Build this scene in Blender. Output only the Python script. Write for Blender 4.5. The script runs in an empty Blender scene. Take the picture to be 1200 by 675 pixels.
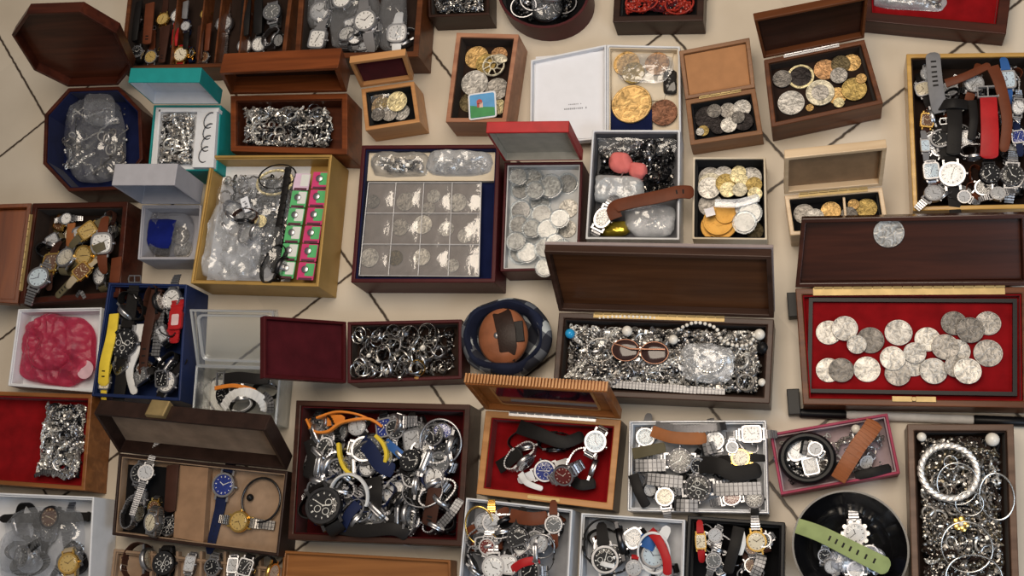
import bpy, math, random
from mathutils import Vector, Matrix, noise
PI = math.pi
sc = bpy.context.scene
COL = sc.collection
def R_(d): return math.radians(d)

# ---------------------------------------------------------------- camera
FPX, CH = 1300.0, 1.5
TX, TY = R_(15.8758), R_(14.8452)
CAMR = Matrix.Rotation(TY, 3, 'Y') @ Matrix.Rotation(TX, 3, 'X')
cam = bpy.data.objects.new('camera', bpy.data.cameras.new('camera'))
COL.objects.link(cam)
cam.matrix_world = Matrix.Translation((0, 0, CH)) @ CAMR.to_4x4()
cam.data.sensor_width = 36; cam.data.lens = 36 * FPX / 1200
cam.data.clip_start = .05; cam.data.clip_end = 50
sc.camera = cam
def at(px, py, z=0.0):
    d = CAMR @ Vector(((px - 600) / FPX, -(py - 337.5) / FPX, -1))
    t = (z - CH) / d.z
    return Vector((d.x * t, d.y * t, z))
def proj(P):
    c = CAMR.transposed() @ (Vector(P) - Vector((0, 0, CH)))
    return (600 + FPX * c.x / -c.z, 337.5 - FPX * c.y / -c.z)
def mpp(px, py, z=.04):
    return (at(px + 1, py, z) - at(px, py, z)).length * .97

# ---------------------------------------------------------------- materials
MATS = {}
def nodes(name):
    m = bpy.data.materials.new(name); m.use_nodes = True
    nt = m.node_tree; b = nt.nodes['Principled BSDF']
    return m, nt, b
def N(nt, t, **k):
    n = nt.nodes.new(t)
    for a, v in k.items():
        if a.startswith('i_'):
            n.inputs[a[2:].replace('_', ' ')].default_value = v
        else: setattr(n, a, v)
    return n
def ramp(nt, stops):
    r = N(nt, 'ShaderNodeValToRGB'); e = r.color_ramp.elements
    while len(e) < len(stops): e.new(.5)
    for i, (p, c) in enumerate(stops):
        e[i].position = p; e[i].color = (*c, 1)
    return r
def coords(nt, scale=(1, 1, 1), rot=(0, 0, 0)):
    tc = N(nt, 'ShaderNodeTexCoord'); mp = N(nt, 'ShaderNodeMapping')
    mp.inputs['Scale'].default_value = scale; mp.inputs['Rotation'].default_value = rot
    nt.links.new(tc.outputs['Object'], mp.inputs['Vector'])
    return mp.outputs['Vector']
def bump(nt, b, vec, scale, strength, dist=.0005, detail=4, tex='ShaderNodeTexNoise'):
    n = N(nt, tex); n.inputs['Scale'].default_value = scale
    if 'Detail' in n.inputs: n.inputs['Detail'].default_value = detail
    nt.links.new(vec, n.inputs['Vector'])
    bp = N(nt, 'ShaderNodeBump'); bp.inputs['Strength'].default_value = strength; bp.inputs['Distance'].default_value = dist
    nt.links.new(n.outputs[0], bp.inputs['Height']); nt.links.new(bp.outputs[0], b.inputs['Normal'])
def mixc(c, k): return tuple(max(0, min(1, x * k)) for x in c)
def plain(name, c=None, rough=.5, metal=0.0, bs=0, bst=.3, var=.12, vs=60, coat=0, sheen=0, spec=.22, bd=.0005):
    if name in MATS: return MATS[name]
    m, nt, b = nodes(name); v = coords(nt)
    n = N(nt, 'ShaderNodeTexNoise'); n.inputs['Scale'].default_value = vs; n.inputs['Detail'].default_value = 3
    nt.links.new(v, n.inputs['Vector'])
    r = ramp(nt, [(.3, mixc(c, 1 - var)), (.7, mixc(c, 1 + var))])
    nt.links.new(n.outputs[0], r.inputs[0]); nt.links.new(r.outputs[0], b.inputs['Base Color'])
    b.inputs['Roughness'].default_value = rough; b.inputs['Metallic'].default_value = metal
    b.inputs['Coat Weight'].default_value = coat; b.inputs['Coat Roughness'].default_value = .08
    b.inputs['Sheen Weight'].default_value = sheen
    b.inputs['Specular IOR Level'].default_value = spec
    if bs: bump(nt, b, v, bs, bst, bd)
    MATS[name] = m; return m
def wood(name, dark, light, rough=.36, coat=.05, s=1.0, axis=0):
    if name in MATS: return MATS[name]
    m, nt, b = nodes(name)
    st = [70 * s] * 3; st[axis] = 5 * s
    v = coords(nt, tuple(st))
    n = N(nt, 'ShaderNodeTexNoise'); n.inputs['Scale'].default_value = 1; n.inputs['Detail'].default_value = 6; n.inputs['Distortion'].default_value = .8
    nt.links.new(v, n.inputs['Vector'])
    r = ramp(nt, [(.25, dark), (.5, tuple((a + c) / 2 for a, c in zip(dark, light))), (.72, light)])
    nt.links.new(n.outputs[0], r.inputs[0]); nt.links.new(r.outputs[0], b.inputs['Base Color'])
    b.inputs['Roughness'].default_value = rough; b.inputs['Coat Weight'].default_value = coat; b.inputs['Coat Roughness'].default_value = .12; b.inputs['Specular IOR Level'].default_value = .2
    bp = N(nt, 'ShaderNodeBump'); bp.inputs['Strength'].default_value = .15; bp.inputs['Distance'].default_value = .0004
    nt.links.new(n.outputs[0], bp.inputs['Height']); nt.links.new(bp.outputs[0], b.inputs['Normal'])
    MATS[name] = m; return m
def velvet(name, c): return plain(name, c, .95, 0, 900, .4, .2, 40, 0, .06, .08)
def clear(name, tint=(.93, .95, .97), gloss=.10, haze=.06, rough=.12, bs=0, bst=.5):
    """thin clear film: mostly lets light through, with a sheen and a little haze"""
    if name in MATS: return MATS[name]
    m, nt, b = nodes(name); nt.nodes.remove(b)
    out = nt.nodes['Material Output']
    t = N(nt, 'ShaderNodeBsdfTransparent'); t.inputs[0].default_value = (*tint, 1)
    g = N(nt, 'ShaderNodeBsdfGlossy'); g.inputs['Roughness'].default_value = rough; g.inputs[0].default_value = (1, 1, 1, 1)
    d = N(nt, 'ShaderNodeBsdfDiffuse'); d.inputs[0].default_value = (.8, .82, .85, 1)
    lw = N(nt, 'ShaderNodeLayerWeight'); lw.inputs[0].default_value = .25
    ma = N(nt, 'ShaderNodeMath', operation='MULTIPLY_ADD'); ma.inputs[1].default_value = .55; ma.inputs[2].default_value = gloss
    nt.links.new(lw.outputs['Fresnel'], ma.inputs[0])
    a1 = N(nt, 'ShaderNodeMixShader'); a1.inputs[0].default_value = haze
    nt.links.new(t.outputs[0], a1.inputs[1]); nt.links.new(d.outputs[0], a1.inputs[2])
    a2 = N(nt, 'ShaderNodeMixShader')
    nt.links.new(ma.outputs[0], a2.inputs[0]); nt.links.new(a1.outputs[0], a2.inputs[1]); nt.links.new(g.outputs[0], a2.inputs[2])
    nt.links.new(a2.outputs[0], out.inputs[0])
    if bs:
        v = coords(nt); n = N(nt, 'ShaderNodeTexNoise'); n.inputs['Scale'].default_value = bs; n.inputs['Detail'].default_value = 3
        nt.links.new(v, n.inputs['Vector'])
        bp = N(nt, 'ShaderNodeBump'); bp.inputs['Strength'].default_value = bst; bp.inputs['Distance'].default_value = .003
        nt.links.new(n.outputs[0], bp.inputs['Height'])
        for q in (g, d, lw): nt.links.new(bp.outputs[0], q.inputs['Normal'])
    MATS[name] = m; return m
def coinmat(name, c, rough=.5, metal=.65):
    if name in MATS: return MATS[name]
    m, nt, b = nodes(name); v = coords(nt)
    n = N(nt, 'ShaderNodeTexNoise'); n.inputs['Scale'].default_value = 120; n.inputs['Detail'].default_value = 4; n.inputs['Distortion'].default_value = .8
    nt.links.new(v, n.inputs['Vector'])
    r = ramp(nt, [(.34, mixc(c, .5)), (.5, c), (.7, mixc(c, 1.2))])
    nt.links.new(n.outputs[0], r.inputs[0]); nt.links.new(r.outputs[0], b.inputs['Base Color'])
    b.inputs['Metallic'].default_value = metal; b.inputs['Roughness'].default_value = rough
    bp = N(nt, 'ShaderNodeBump'); bp.inputs['Strength'].default_value = 1; bp.inputs['Distance'].default_value = .0022
    nt.links.new(n.outputs[0], bp.inputs['Height']); nt.links.new(bp.outputs[0], b.inputs['Normal'])
    MATS[name] = m; return m

# ---------------------------------------------------------------- mesh builder
class MB:
    def __init__(s): s.v = []; s.f = []; s.m = []
    def add(s, vs, fs, mi=0, M=None):
        o = len(s.v)
        s.v += [tuple(M @ Vector(p)) if M else tuple(p) for p in vs]
        s.f += [tuple(o + i for i in f) for f in fs]; s.m += [mi] * len(fs)
        return s
    def box(s, c, d, mi=0, M=None):
        x, y, z = (k / 2 for k in d)
        vs = [(c[0] + a * x, c[1] + b * y, c[2] + e * z) for a in (-1, 1) for b in (-1, 1) for e in (-1, 1)]
        return s.add(vs, [(0, 1, 3, 2), (4, 6, 7, 5), (0, 4, 5, 1), (2, 3, 7, 6), (0, 2, 6, 4), (1, 5, 7, 3)], mi, M)
    def prism(s, poly, z0, z1, mi=0, M=None):
        n = len(poly)
        vs = [(p[0], p[1], z0) for p in poly] + [(p[0], p[1], z1) for p in poly]
        fs = [tuple(range(n - 1, -1, -1)), tuple(range(n, 2 * n))] + [(i, (i + 1) % n, n + (i + 1) % n, n + i) for i in range(n)]
        return s.add(vs, fs, mi, M)
    def ring(s, po, pi, z0, z1, mi=0, M=None):
        n = len(po)
        vs = [(p[0], p[1], z0) for p in po] + [(p[0], p[1], z1) for p in po] + [(p[0], p[1], z1) for p in pi] + [(p[0], p[1], z0) for p in pi]
        fs = []
        for i in range(n):
            j = (i + 1) % n
            for k in range(4):
                a, b_ = k * n, ((k + 1) % 4) * n
                fs.append((a + i, a + j, b_ + j, b_ + i))
        return s.add(vs, fs, mi, M)
    def lathe(s, prof, n=32, mi=0, M=None, sx=1, sy=1):
        vs = []; fs = []
        for r, z in prof:
            for k in range(n):
                a = 2 * PI * k / n; vs.append((r * math.cos(a) * sx, r * math.sin(a) * sy, z))
        for q in range(len(prof) - 1):
            for k in range(n):
                j = (k + 1) % n; fs.append((q * n + k, q * n + j, q * n + n + j, q * n + n + k))
        fs.append(tuple(range(n - 1, -1, -1))); L = (len(prof) - 1) * n
        fs.append(tuple(range(L, L + n)))
        return s.add(vs, fs, mi, M)
    def torus(s, R, r, n=24, m=8, mi=0, M=None, sx=1, sy=1, arc=1.0, fz=1):
        vs = []; fs = []; full = arc >= 1
        nn = n if full else n + 1
        for i in range(nn):
            a = 2 * PI * arc * i / n
            for j in range(m):
                b = 2 * PI * j / m; q = R + r * math.cos(b)
                vs.append((q * math.cos(a) * sx, q * math.sin(a) * sy, r * fz * math.sin(b)))
        for i in range(n):
            i2 = (i + 1) % nn
            for j in range(m):
                j2 = (j + 1) % m; fs.append((i * m + j, i2 * m + j, i2 * m + j2, i * m + j2))
        if not full:
            fs.append(tuple(range(m - 1, -1, -1))); fs.append(tuple(n * m + j for j in range(m)))
        return s.add(vs, fs, mi, M)
    def tube(s, pts, r, m=6, mi=0, closed=False, M=None):
        n = len(pts); vs = []; fs = []
        for i, p in enumerate(pts):
            p = Vector(p); a = Vector(pts[(i - 1) % n if closed else max(0, i - 1)]); b = Vector(pts[(i + 1) % n if closed else min(n - 1, i + 1)])
            t = (b - a).normalized() if (b - a).length > 1e-9 else Vector((1, 0, 0))
            u = t.cross(Vector((0, 0, 1)));
            if u.length < .1: u = t.cross(Vector((0, 1, 0)))
            u.normalize(); w = t.cross(u)
            rr = r[i] if isinstance(r, (list, tuple)) else r
            for j in range(m):
                c = 2 * PI * j / m; vs.append(p + u * rr * math.cos(c) + w * rr * math.sin(c))
        k = n if closed else n - 1
        for i in range(k):
            i2 = (i + 1) % n
            for j in range(m):
                j2 = (j + 1) % m; fs.append((i * m + j, i * m + j2, i2 * m + j2, i2 * m + j))
        if not closed:
            fs.append(tuple(range(m))); fs.append(tuple((n - 1) * m + j for j in range(m - 1, -1, -1)))
        return s.add(vs, fs, mi, M)
    def ribbon(s, pts, side, w, t, mi=0, M=None, closed=False):
        """flat band: pts centre path, side = width direction (vector or function), w, t scalars or lists"""
        n = len(pts); vs = []; fs = []
        for i, p in enumerate(pts):
            p = Vector(p); a = Vector(pts[(i - 1) % n if closed else max(0, i - 1)]); b = Vector(pts[(i + 1) % n if closed else min(n - 1, i + 1)])
            tg = (b - a).normalized(); sd = Vector(side(i) if callable(side) else side)
            sd = (sd - tg * sd.dot(tg)).normalized(); nn = tg.cross(sd)
            W = (w[i] if isinstance(w, (list, tuple)) else w) / 2; T = (t[i] if isinstance(t, (list, tuple)) else t) / 2
            vs += [p + sd * W - nn * T, p + sd * W + nn * T * .6, p + sd * W * .8 + nn * T, p - sd * W * .8 + nn * T, p - sd * W + nn * T * .6, p - sd * W - nn * T]
        for i in range(n if closed else n - 1):
            i2 = (i + 1) % n
            for j in range(6):
                j2 = (j + 1) % 6; fs.append((i * 6 + j, i2 * 6 + j, i2 * 6 + j2, i * 6 + j2))
        if not closed:
            fs.append(tuple(range(6))); fs.append(tuple((n - 1) * 6 + j for j in range(5, -1, -1)))
        return s.add(vs, fs, mi, M)
    def sphere(s, c, r, n=8, m=6, mi=0, M=None, sz=1):
        vs = [(c[0], c[1], c[2] - r * sz)]; fs = []
        for i in range(1, m):
            a = PI * i / m - PI / 2
            for k in range(n):
                b = 2 * PI * k / n
                vs.append((c[0] + r * math.cos(a) * math.cos(b), c[1] + r * math.cos(a) * math.sin(b), c[2] + r * sz * math.sin(a)))
        vs.append((c[0], c[1], c[2] + r * sz)); T = len(vs) - 1
        for k in range(n):
            j = (k + 1) % n
            fs.append((0, 1 + j, 1 + k)); fs.append((T, T - n + k, T - n + j))
            for i in range(m - 2):
                o = 1 + i * n; fs.append((o + k, o + j, o + n + j, o + n + k))
        return s.add(vs, fs, mi, M)
    def mesh(s, name, mats, smooth=False, ang=40):
        me = bpy.data.meshes.new(name)
        me.from_pydata([tuple(p) for p in s.v], [], s.f)
        for m in (mats if isinstance(mats, (list, tuple)) else [mats]): me.materials.append(m)
        me.polygons.foreach_set('material_index', s.m)
        if smooth:
            me.polygons.foreach_set('use_smooth', [True] * len(s.f))
            try: me.set_sharp_from_angle(angle=R_(ang))
            except Exception: pass
        me.update(); return me
def link(name, me, parent=None, loc=None, bevel=0, M=None):
    o = bpy.data.objects.new(name, me); COL.objects.link(o)
    if parent: o.parent = parent
    if loc is not None: o.location = loc
    if M is not None: o.matrix_basis = M
    if bevel:
        b = o.modifiers.new('bevel', 'BEVEL'); b.width = bevel; b.segments = 2; b.limit_method = 'ANGLE'; b.angle_limit = R_(50)
    return o
LABELS = []   # (obj, label, px)
def tag(o, label, cat, group=None, kind=None, px=None):
    o['label'] = label; o['category'] = cat
    if group: o['group'] = group
    if kind: o['kind'] = kind
    LABELS.append([o, px])
    return o
def empty(name, loc, rz=0, M=None):
    o = bpy.data.objects.new(name, None); COL.objects.link(o)
    if M is not None: o.matrix_world = M
    else: o.location = loc; o.rotation_euler = (0, 0, rz)
    o.empty_display_size = .01
    return o
def inset(poly, d):
    """offset a CCW polygon inward by d"""
    n = len(poly); out = []
    for i in range(n):
        p0, p1, p2 = Vector(poly[i - 1][:2]), Vector(poly[i][:2]), Vector(poly[(i + 1) % n][:2])
        a = (p1 - p0).normalized(); b = (p2 - p1).normalized()
        na = Vector((-a.y, a.x)); nb = Vector((-b.y, b.x))
        k = 1 + na.dot(nb)
        out.append(p1 + (na + nb) * (d / max(k, .3)))
    return out

# ---------------------------------------------------------------- floor
def make_floor():
    m, nt, b = nodes('floor_tiles')
    tc = N(nt, 'ShaderNodeTexCoord'); g = tc.outputs['Object']
    sA, sB, a = .19842746 * CH, .19842746 * CH, R_(34.80872)
    def dist(nx, ny, off):
        d = N(nt, 'ShaderNodeVectorMath', operation='DOT_PRODUCT'); d.inputs[1].default_value = (nx / sA, ny / sA, 0)
        nt.links.new(g, d.inputs[0])
        wn = N(nt, 'ShaderNodeTexNoise'); wn.inputs['Scale'].default_value = 110; nt.links.new(g, wn.inputs['Vector'])
        w = N(nt, 'ShaderNodeMath', operation='MULTIPLY_ADD'); w.inputs[1].default_value = .012; nt.links.new(wn.outputs[0], w.inputs[0])
        nt.links.new(d.outputs['Value'], w.inputs[2])
        s = N(nt, 'ShaderNodeMath', operation='SUBTRACT'); nt.links.new(w.outputs[0], s.inputs[0]); s.inputs[1].default_value = off + .5 + .006
        f = N(nt, 'ShaderNodeMath', operation='FLOORED_MODULO'); nt.links.new(s.outputs[0], f.inputs[0]); f.inputs[1].default_value = 1
        c = N(nt, 'ShaderNodeMath', operation='SUBTRACT'); nt.links.new(f.outputs[0], c.inputs[0]); c.inputs[1].default_value = .5
        ab = N(nt, 'ShaderNodeMath', operation='ABSOLUTE'); nt.links.new(c.outputs[0], ab.inputs[0])
        fl = N(nt, 'ShaderNodeMath', operation='FLOOR'); nt.links.new(s.outputs[0], fl.inputs[0])
        return ab.outputs[0], fl.outputs[0]
    d1, i1 = dist(math.cos(a), math.sin(a), -1.84787525)
    d2, i2 = dist(math.sin(a), -math.cos(a), -4.57882139)
    mn = N(nt, 'ShaderNodeMath', operation='MINIMUM'); nt.links.new(d1, mn.inputs[0]); nt.links.new(d2, mn.inputs[1])
    gr = ramp(nt, [(.0045, (0, 0, 0)), (.0085, (1, 1, 1))]); nt.links.new(mn.outputs[0], gr.inputs[0])
    n = N(nt, 'ShaderNodeTexNoise'); n.inputs['Scale'].default_value = 7; n.inputs['Detail'].default_value = 5; nt.links.new(g, n.inputs['Vector'])
    cr = ramp(nt, [(.3, (.50, .44, .36)), (.7, (.59, .525, .435))]); nt.links.new(n.outputs[0], cr.inputs[0])
    cv = N(nt, 'ShaderNodeCombineXYZ'); nt.links.new(i1, cv.inputs[0]); nt.links.new(i2, cv.inputs[1])
    wn = N(nt, 'ShaderNodeTexWhiteNoise'); nt.links.new(cv.outputs[0], wn.inputs['Vector'])
    vm = N(nt, 'ShaderNodeMapRange'); vm.inputs['To Min'].default_value = .93; vm.inputs['To Max'].default_value = 1.06; nt.links.new(wn.outputs['Value'], vm.inputs[0])
    ml = N(nt, 'ShaderNodeVectorMath', operation='SCALE'); nt.links.new(cr.outputs[0], ml.inputs[0]); nt.links.new(vm.outputs[0], ml.inputs['Scale'])
    mx = N(nt, 'ShaderNodeMix', data_type='RGBA'); mx.inputs['A'].default_value = (.045, .03, .02, 1)
    nt.links.new(gr.outputs[0], mx.inputs['Factor']); nt.links.new(ml.outputs[0], mx.inputs['B'])
    nt.links.new(mx.outputs['Result'], b.inputs['Base Color'])
    b.inputs['Roughness'].default_value = .42; b.inputs['Specular IOR Level'].default_value = .35
    bp = N(nt, 'ShaderNodeBump'); bp.inputs['Strength'].default_value = .5; bp.inputs['Distance'].default_value = .002
    nt.links.new(gr.outputs[0], bp.inputs['Height']); nt.links.new(bp.outputs[0], b.inputs['Normal'])
    o = link('floor', MB().box((0, 0, -.05), (7, 7, .1)).mesh('floor', m)); o['kind'] = 'structure'
make_floor()
# ---------------------------------------------------------------- palette
def wd(n, d, l, **k): return wood(n, d, l, **k)
W_MAHOG = wd('mahogany', (.022, .005, .003), (.070, .016, .008))
W_RED = wd('red_mahogany', (.04, .006, .006), (.09, .014, .012), coat=.5, rough=.25)
W_BROWN = wd('brown_wood', (.050, .015, .006), (.145, .047, .016))
W_ORANGE = wd('orange_wood', (.16, .048, .010), (.36, .125, .030))
W_DARK = wd('dark_wood', (.014, .006, .004), (.042, .016, .010))
W_PINK = wd('pinkish_wood', (.26, .11, .065), (.44, .22, .13))
W_LIGHT = wd('light_wood', (.36, .16, .06), (.55, .29, .12))
W_PALE = wd('pale_wood', (.50, .36, .22), (.72, .56, .38), coat=.4)
W_TAN = wd('tan_wood', (.15, .065, .03), (.28, .14, .065))
W_GREY = wd('greyish_wood', (.075, .042, .028), (.16, .095, .065))
V_RED = velvet('red_velvet', (.19, .004, .006)); V_NAVY = velvet('navy_velvet', (.006, .010, .045))
V_BLACK = velvet('black_velvet', (.006, .006, .007)); V_MAROON = velvet('maroon_velvet', (.06, .006, .01))
V_BEIGE = velvet('beige_velvet', (.27, .185, .125)); V_DARK = velvet('dark_lining', (.022, .013, .010))
V_BLUE = velvet('royal_blue_velvet', (.006, .012, .12))
C_WHITE = plain('white_card', (.66, .68, .72), .6, bs=300, bst=.05, var=.04)
C_GREY = plain('grey_card', (.36, .36, .40), .6, bs=300, bst=.05, var=.05)
C_CREAM = plain('cream_card', (.62, .54, .42), .6, var=.05)
C_TEAL = plain('teal_card', (.012, .24, .24), .55, bs=500, bst=.1, var=.06)
C_NAVY = plain('navy_card', (.010, .022, .085), .5, bs=500, bst=.15, var=.1)
C_GOLD = plain('gold_card', (.38, .235, .07), .42, .15, bs=200, bst=.08, var=.12, vs=20)
C_RED = plain('red_leatherette', (.36, .012, .015), .38, bs=600, bst=.3)
C_DKRED = plain('dark_red_leatherette', (.055, .006, .008), .42, bs=600, bst=.3, coat=.0)
C_PINK = plain('crimson_card', (.30, .035, .075), .45, bs=400, bst=.1)
C_BLACK = plain('black_plastic', (.006, .006, .007), .4)
L_BROWN = plain('brown_leather', (.024, .012, .009), .42, bs=450, bst=.5, var=.25)
L_BLACK = plain('black_leatherette', (.012, .010, .010), .45, bs=450, bst=.4)
M_BRASS = plain('brass', (.44, .33, .16), .55, .85, var=.15)
M_STEEL = plain('steel', (.48, .48, .50), .33, 1, var=.08)
M_TARN = plain('tarnished_silver', (.38, .36, .34), .3, 1, var=.3, vs=200)
M_SIL = plain('silver', (.70, .69, .67), .25, 1, var=.1)
M_GOLD = plain('gold', (.85, .55, .16), .25, 1, var=.1)
M_COPPER = plain('copper', (.62, .28, .15), .3, 1, var=.15)
M_DKMETAL = plain('gunmetal', (.06, .06, .065), .3, 1, var=.2)
GLASS = clear('clear_crystal', (.98, .98, .98), .015, 0, .05)
FILM = clear('crumpled_film', (.92, .93, .95), .07, .055, .10, 60, .6)
FILMT = clear('cloudy_film', (.90, .92, .96), .08, .26, .2, 60, .4)
CLEARBOX = clear('clear_plastic', (.90, .93, .95), .06, .09, .1)
H_SIL = plain('heap_silver', (.80, .79, .76), .33, .72, var=.15, vs=150)
H_MID = plain('heap_grey_silver', (.36, .34, .32), .35, .8, var=.25, vs=150)
PEARL = plain('pearl', (.75, .72, .66), .2, 0, coat=.5)
PAPER = plain('white_paper', (.72, .74, .80), .7, var=.02)

BOXES = {}
class Box: pass
def body_mesh(po, wall, zr, floor_z, z0=0.0):
    pi = inset(po, wall); n = len(po)
    mb = MB()
    # outer skin, rim, inner skin, floor, underside as one closed body (slot 1: rim and inside)
    vs = [(p[0], p[1], z0) for p in po] + [(p[0], p[1], zr) for p in po] + [(p[0], p[1], zr) for p in pi] + [(p[0], p[1], floor_z) for p in pi]
    fs = []
    for k in range(3):
        for i in range(n):
            j = (i + 1) % n; fs.append((k * n + i, k * n + j, (k + 1) * n + j, (k + 1) * n + i))
    fs.append(tuple(range(n - 1, -1, -1))); fs.append(tuple(3 * n + i for i in range(n)))
    mb.add(vs, fs)
    mb.m = [1 if n <= i < 3 * n or i == 3 * n + 1 else 0 for i in range(len(fs))]
    return mb, pi
def box(key, name, label, cat, quad, zr, wall, depth, mo, mi, short, z0=0.0, bevel=.0012, liningwall=True, rim=None):
    """quad = rim outline in picture pixels TL, TR, BR, BL (or any outline clockwise in the picture)"""
    pts = [at(x, y, zr) for x, y in quad][::-1]                 # counter-clockwise in the world
    c = sum(pts, Vector()) / len(pts)
    e = (pts[1] - pts[0]) if len(pts) == 4 else Vector((1, 0, 0))
    rz = math.atan2(e.y, e.x) if len(pts) == 4 else 0
    if len(pts) == 4: # BL->BR edge direction
        e = pts[1] - pts[0]; rz = math.atan2(e.y, e.x)
    B = Box(); B.o = empty(name, (c.x, c.y, z0), rz)
    inv = Matrix.Rotation(-rz, 3, 'Z')
    B.po = [inv @ (p - c) for p in pts]; B.po = [Vector((p.x, p.y)) for p in B.po]
    B.zr = zr; B.fz = zr - depth; B.z0 = z0; B.c = c; B.rz = rz; B.name = short; B.key = key
    mb, pi = body_mesh(B.po, wall, zr - z0, B.fz - z0)
    B.body = link('body', mb.mesh(name + '_body', [mo, rim or mo], len(pts) > 8), B.o, bevel=bevel if len(pts) <= 8 else 0)
    if mi:
        lm = MB(); a = inset(B.po, wall + .0003)
        if liningwall:
            b = inset(B.po, wall + .0018)
            lm.ring(a, b, B.fz - z0 + .0004, zr - z0 - .003)
            lm.prism(b, B.fz - z0 + .0004, B.fz - z0 + .0016)
        else: lm.prism(a, B.fz - z0 + .0004, B.fz - z0 + .0016)
        link('lining', lm.mesh(name + '_lining', mi), B.o)
    rot = Matrix.Rotation(rz, 3, 'Z')
    B.inner = [Vector((*(rot @ Vector((p[0], p[1], 0))).xy,)) + c.xy for p in inset(B.po, wall + .002)]
    B.items = []; B.base = B.fz + .002
    tag(B.o, label, cat, px=(sum(q[0] for q in quad) / len(quad), sum(q[1] for q in quad) / len(quad)))
    BOXES[key] = B
    return B
def lid(B, edge, fa, fb, d, t, mo, mi, panel_in=.001, inner=None, theta=None, Ls=None, lip=None, zhit=None):
    """hinged lid. edge = index of the rim edge in the box's counter-clockwise outline. fa, fb = pixels of its far corners."""
    n = len(B.po); A = B.po[edge]; C = B.po[(edge + 1) % n]
    rot = Matrix.Rotation(B.rz, 3, 'Z')
    Aw = rot @ Vector((A.x, A.y, 0)) + Vector((B.c.x, B.c.y, B.zr)); Cw = rot @ Vector((C.x, C.y, 0)) + Vector((B.c.x, B.c.y, B.zr))
    X = (Cw - Aw).normalized(); inw = Vector((0, 0, 1)).cross(X); W = (Cw - Aw).length
    poly = []
    for p in B.po:
        w = rot @ Vector((p.x, p.y, 0)) + Vector((B.c.x, B.c.y, B.zr)) - Aw
        poly.append((w.dot(X), w.dot(inw)))
    D = max(p[1] for p in poly)
    def frame(th):
        v = inw * math.cos(th) + Vector((0, 0, 1)) * math.sin(th)
        return v, X.cross(v)
    best = None
    ths = [theta] if theta else [80 + k for k in range(0, 116)]
    for thd in ths:
        v, nn = frame(R_(thd))
        for q in ([Ls] if Ls else [.4 + .02 * k for k in range(56)]):
            L = q * D; e = 0
            for base, f in ((Aw, fa), (Cw, fb)):
                if f is None: continue
                P = base + v * L + nn * (d if zhit is None else zhit); u = proj(P); e += (u[0] - f[0]) ** 2 + (u[1] - f[1]) ** 2
            e += 30 * (q - 1) ** 2
            if best is None or e < best[0]: best = (e, thd, q)
    e, thd, q = best
    print('LID', B.key, 'err %.1f theta %d scale %.2f' % (math.sqrt(e), thd, q))
    v, nn = frame(R_(thd))
    MW = Matrix((X, v, nn)).transposed().to_4x4(); MW.translation = Aw + nn * .0006 + v * .0006 + Vector((0, 0, .0008))
    loc = (Matrix.Translation((B.c.x, B.c.y, B.z0)) @ Matrix.Rotation(B.rz, 4, 'Z')).inverted() @ MW
    po = [(x, y * q) for x, y in poly]
    pin = inset(po, t)
    mb = MB()
    n = len(po)
    # closed tray: inner opening at z=0, panel between d-t and d
    vs = [(p[0], p[1], d) for p in po] + [(p[0], p[1], 0) for p in po] + [(p[0], p[1], 0) for p in pin] + [(p[0], p[1], d - t * .6) for p in pin]
    fs = []
    for k in range(3):
        for i in range(n):
            j = (i + 1) % n; fs.append((k * n + j, k * n + i, (k + 1) * n + i, (k + 1) * n + j))
    fs.append(tuple(range(n))); fs.append(tuple(3 * n + i for i in range(n - 1, -1, -1)))
    mb.add(vs, fs); mb.m = [1 if i >= 2 * n and i != 3 * n else 0 for i in range(len(fs))]
    o = link('lid', mb.mesh('lid', [mo, inner or mo], n > 8), B.o, M=loc, bevel=.001 if n <= 8 else 0)
    if mi:
        link('lid_lining', MB().prism(inset(po, t + .0006), d - t * .6 - panel_in - .0008, d - t * .6 - .0008).mesh('lid_lining', mi), o)
    B.lid = o; B.lidM = MW; B.lidD = (W, D * q, d, t)
    return o
def hinge_bar(B, edge, f0, f1, m=None, w=.006, name='hinge'):
    n = len(B.po); A = B.po[edge]; C = B.po[(edge + 1) % n]
    a = A.lerp(C, f0); b = A.lerp(C, f1); dr = (b - a); L = dr.length; ang = math.atan2(dr.y, dr.x)
    mb = MB(); k = max(3, int(L / .012))
    for i in range(k):
        mb.lathe([(.0016, 0), (.0016, L / k * .9)], 8, M=Matrix.Rotation(PI / 2, 4, 'Y') @ Matrix.Translation((0, 0, i * L / k)))
    mb.box((L / 2, w / 2, -.0008), (L, w, .0008))
    M = Matrix.Translation((a.x, a.y, B.zr - B.z0 + .0018)) @ Matrix.Rotation(ang, 4, 'Z')
    link(name, mb.mesh(name, m or M_BRASS, True), B.o, M=M)
# ---------------------------------------------------------------- stacking
rnd = random.Random(7)
def place(B, px, py, r, h, free=False, z=None, cap=.022, wm=1.04):
    """find the resting height of something of radius r, height h whose TOP shows at pixel px,py"""
    zz = B.base if z is None else z
    for it in range(3):
        P = at(px, py, zz + h)
        if not free:
            n = len(B.inner)
            for _ in range(2):
                for i in range(n):
                    a, b = B.inner[i], B.inner[(i + 1) % n]; t = (b - a).normalized(); nl = Vector((-t.y, t.x))
                    s = (P.xy - a).dot(nl)
                    if s < r * wm: P.x += nl.x * (r * wm - s); P.y += nl.y * (r * wm - s)
        if z is None:
            zz = B.base
            for (q, qr, top) in B.items:
                if (q - P.xy).length < (qr + r) * .93: zz = max(zz, top + .0004)
            zz = min(zz, B.zr + cap - h)
    B.items.append((P.xy.copy(), r, zz + h))
    return Vector((P.x, P.y, zz))

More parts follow.
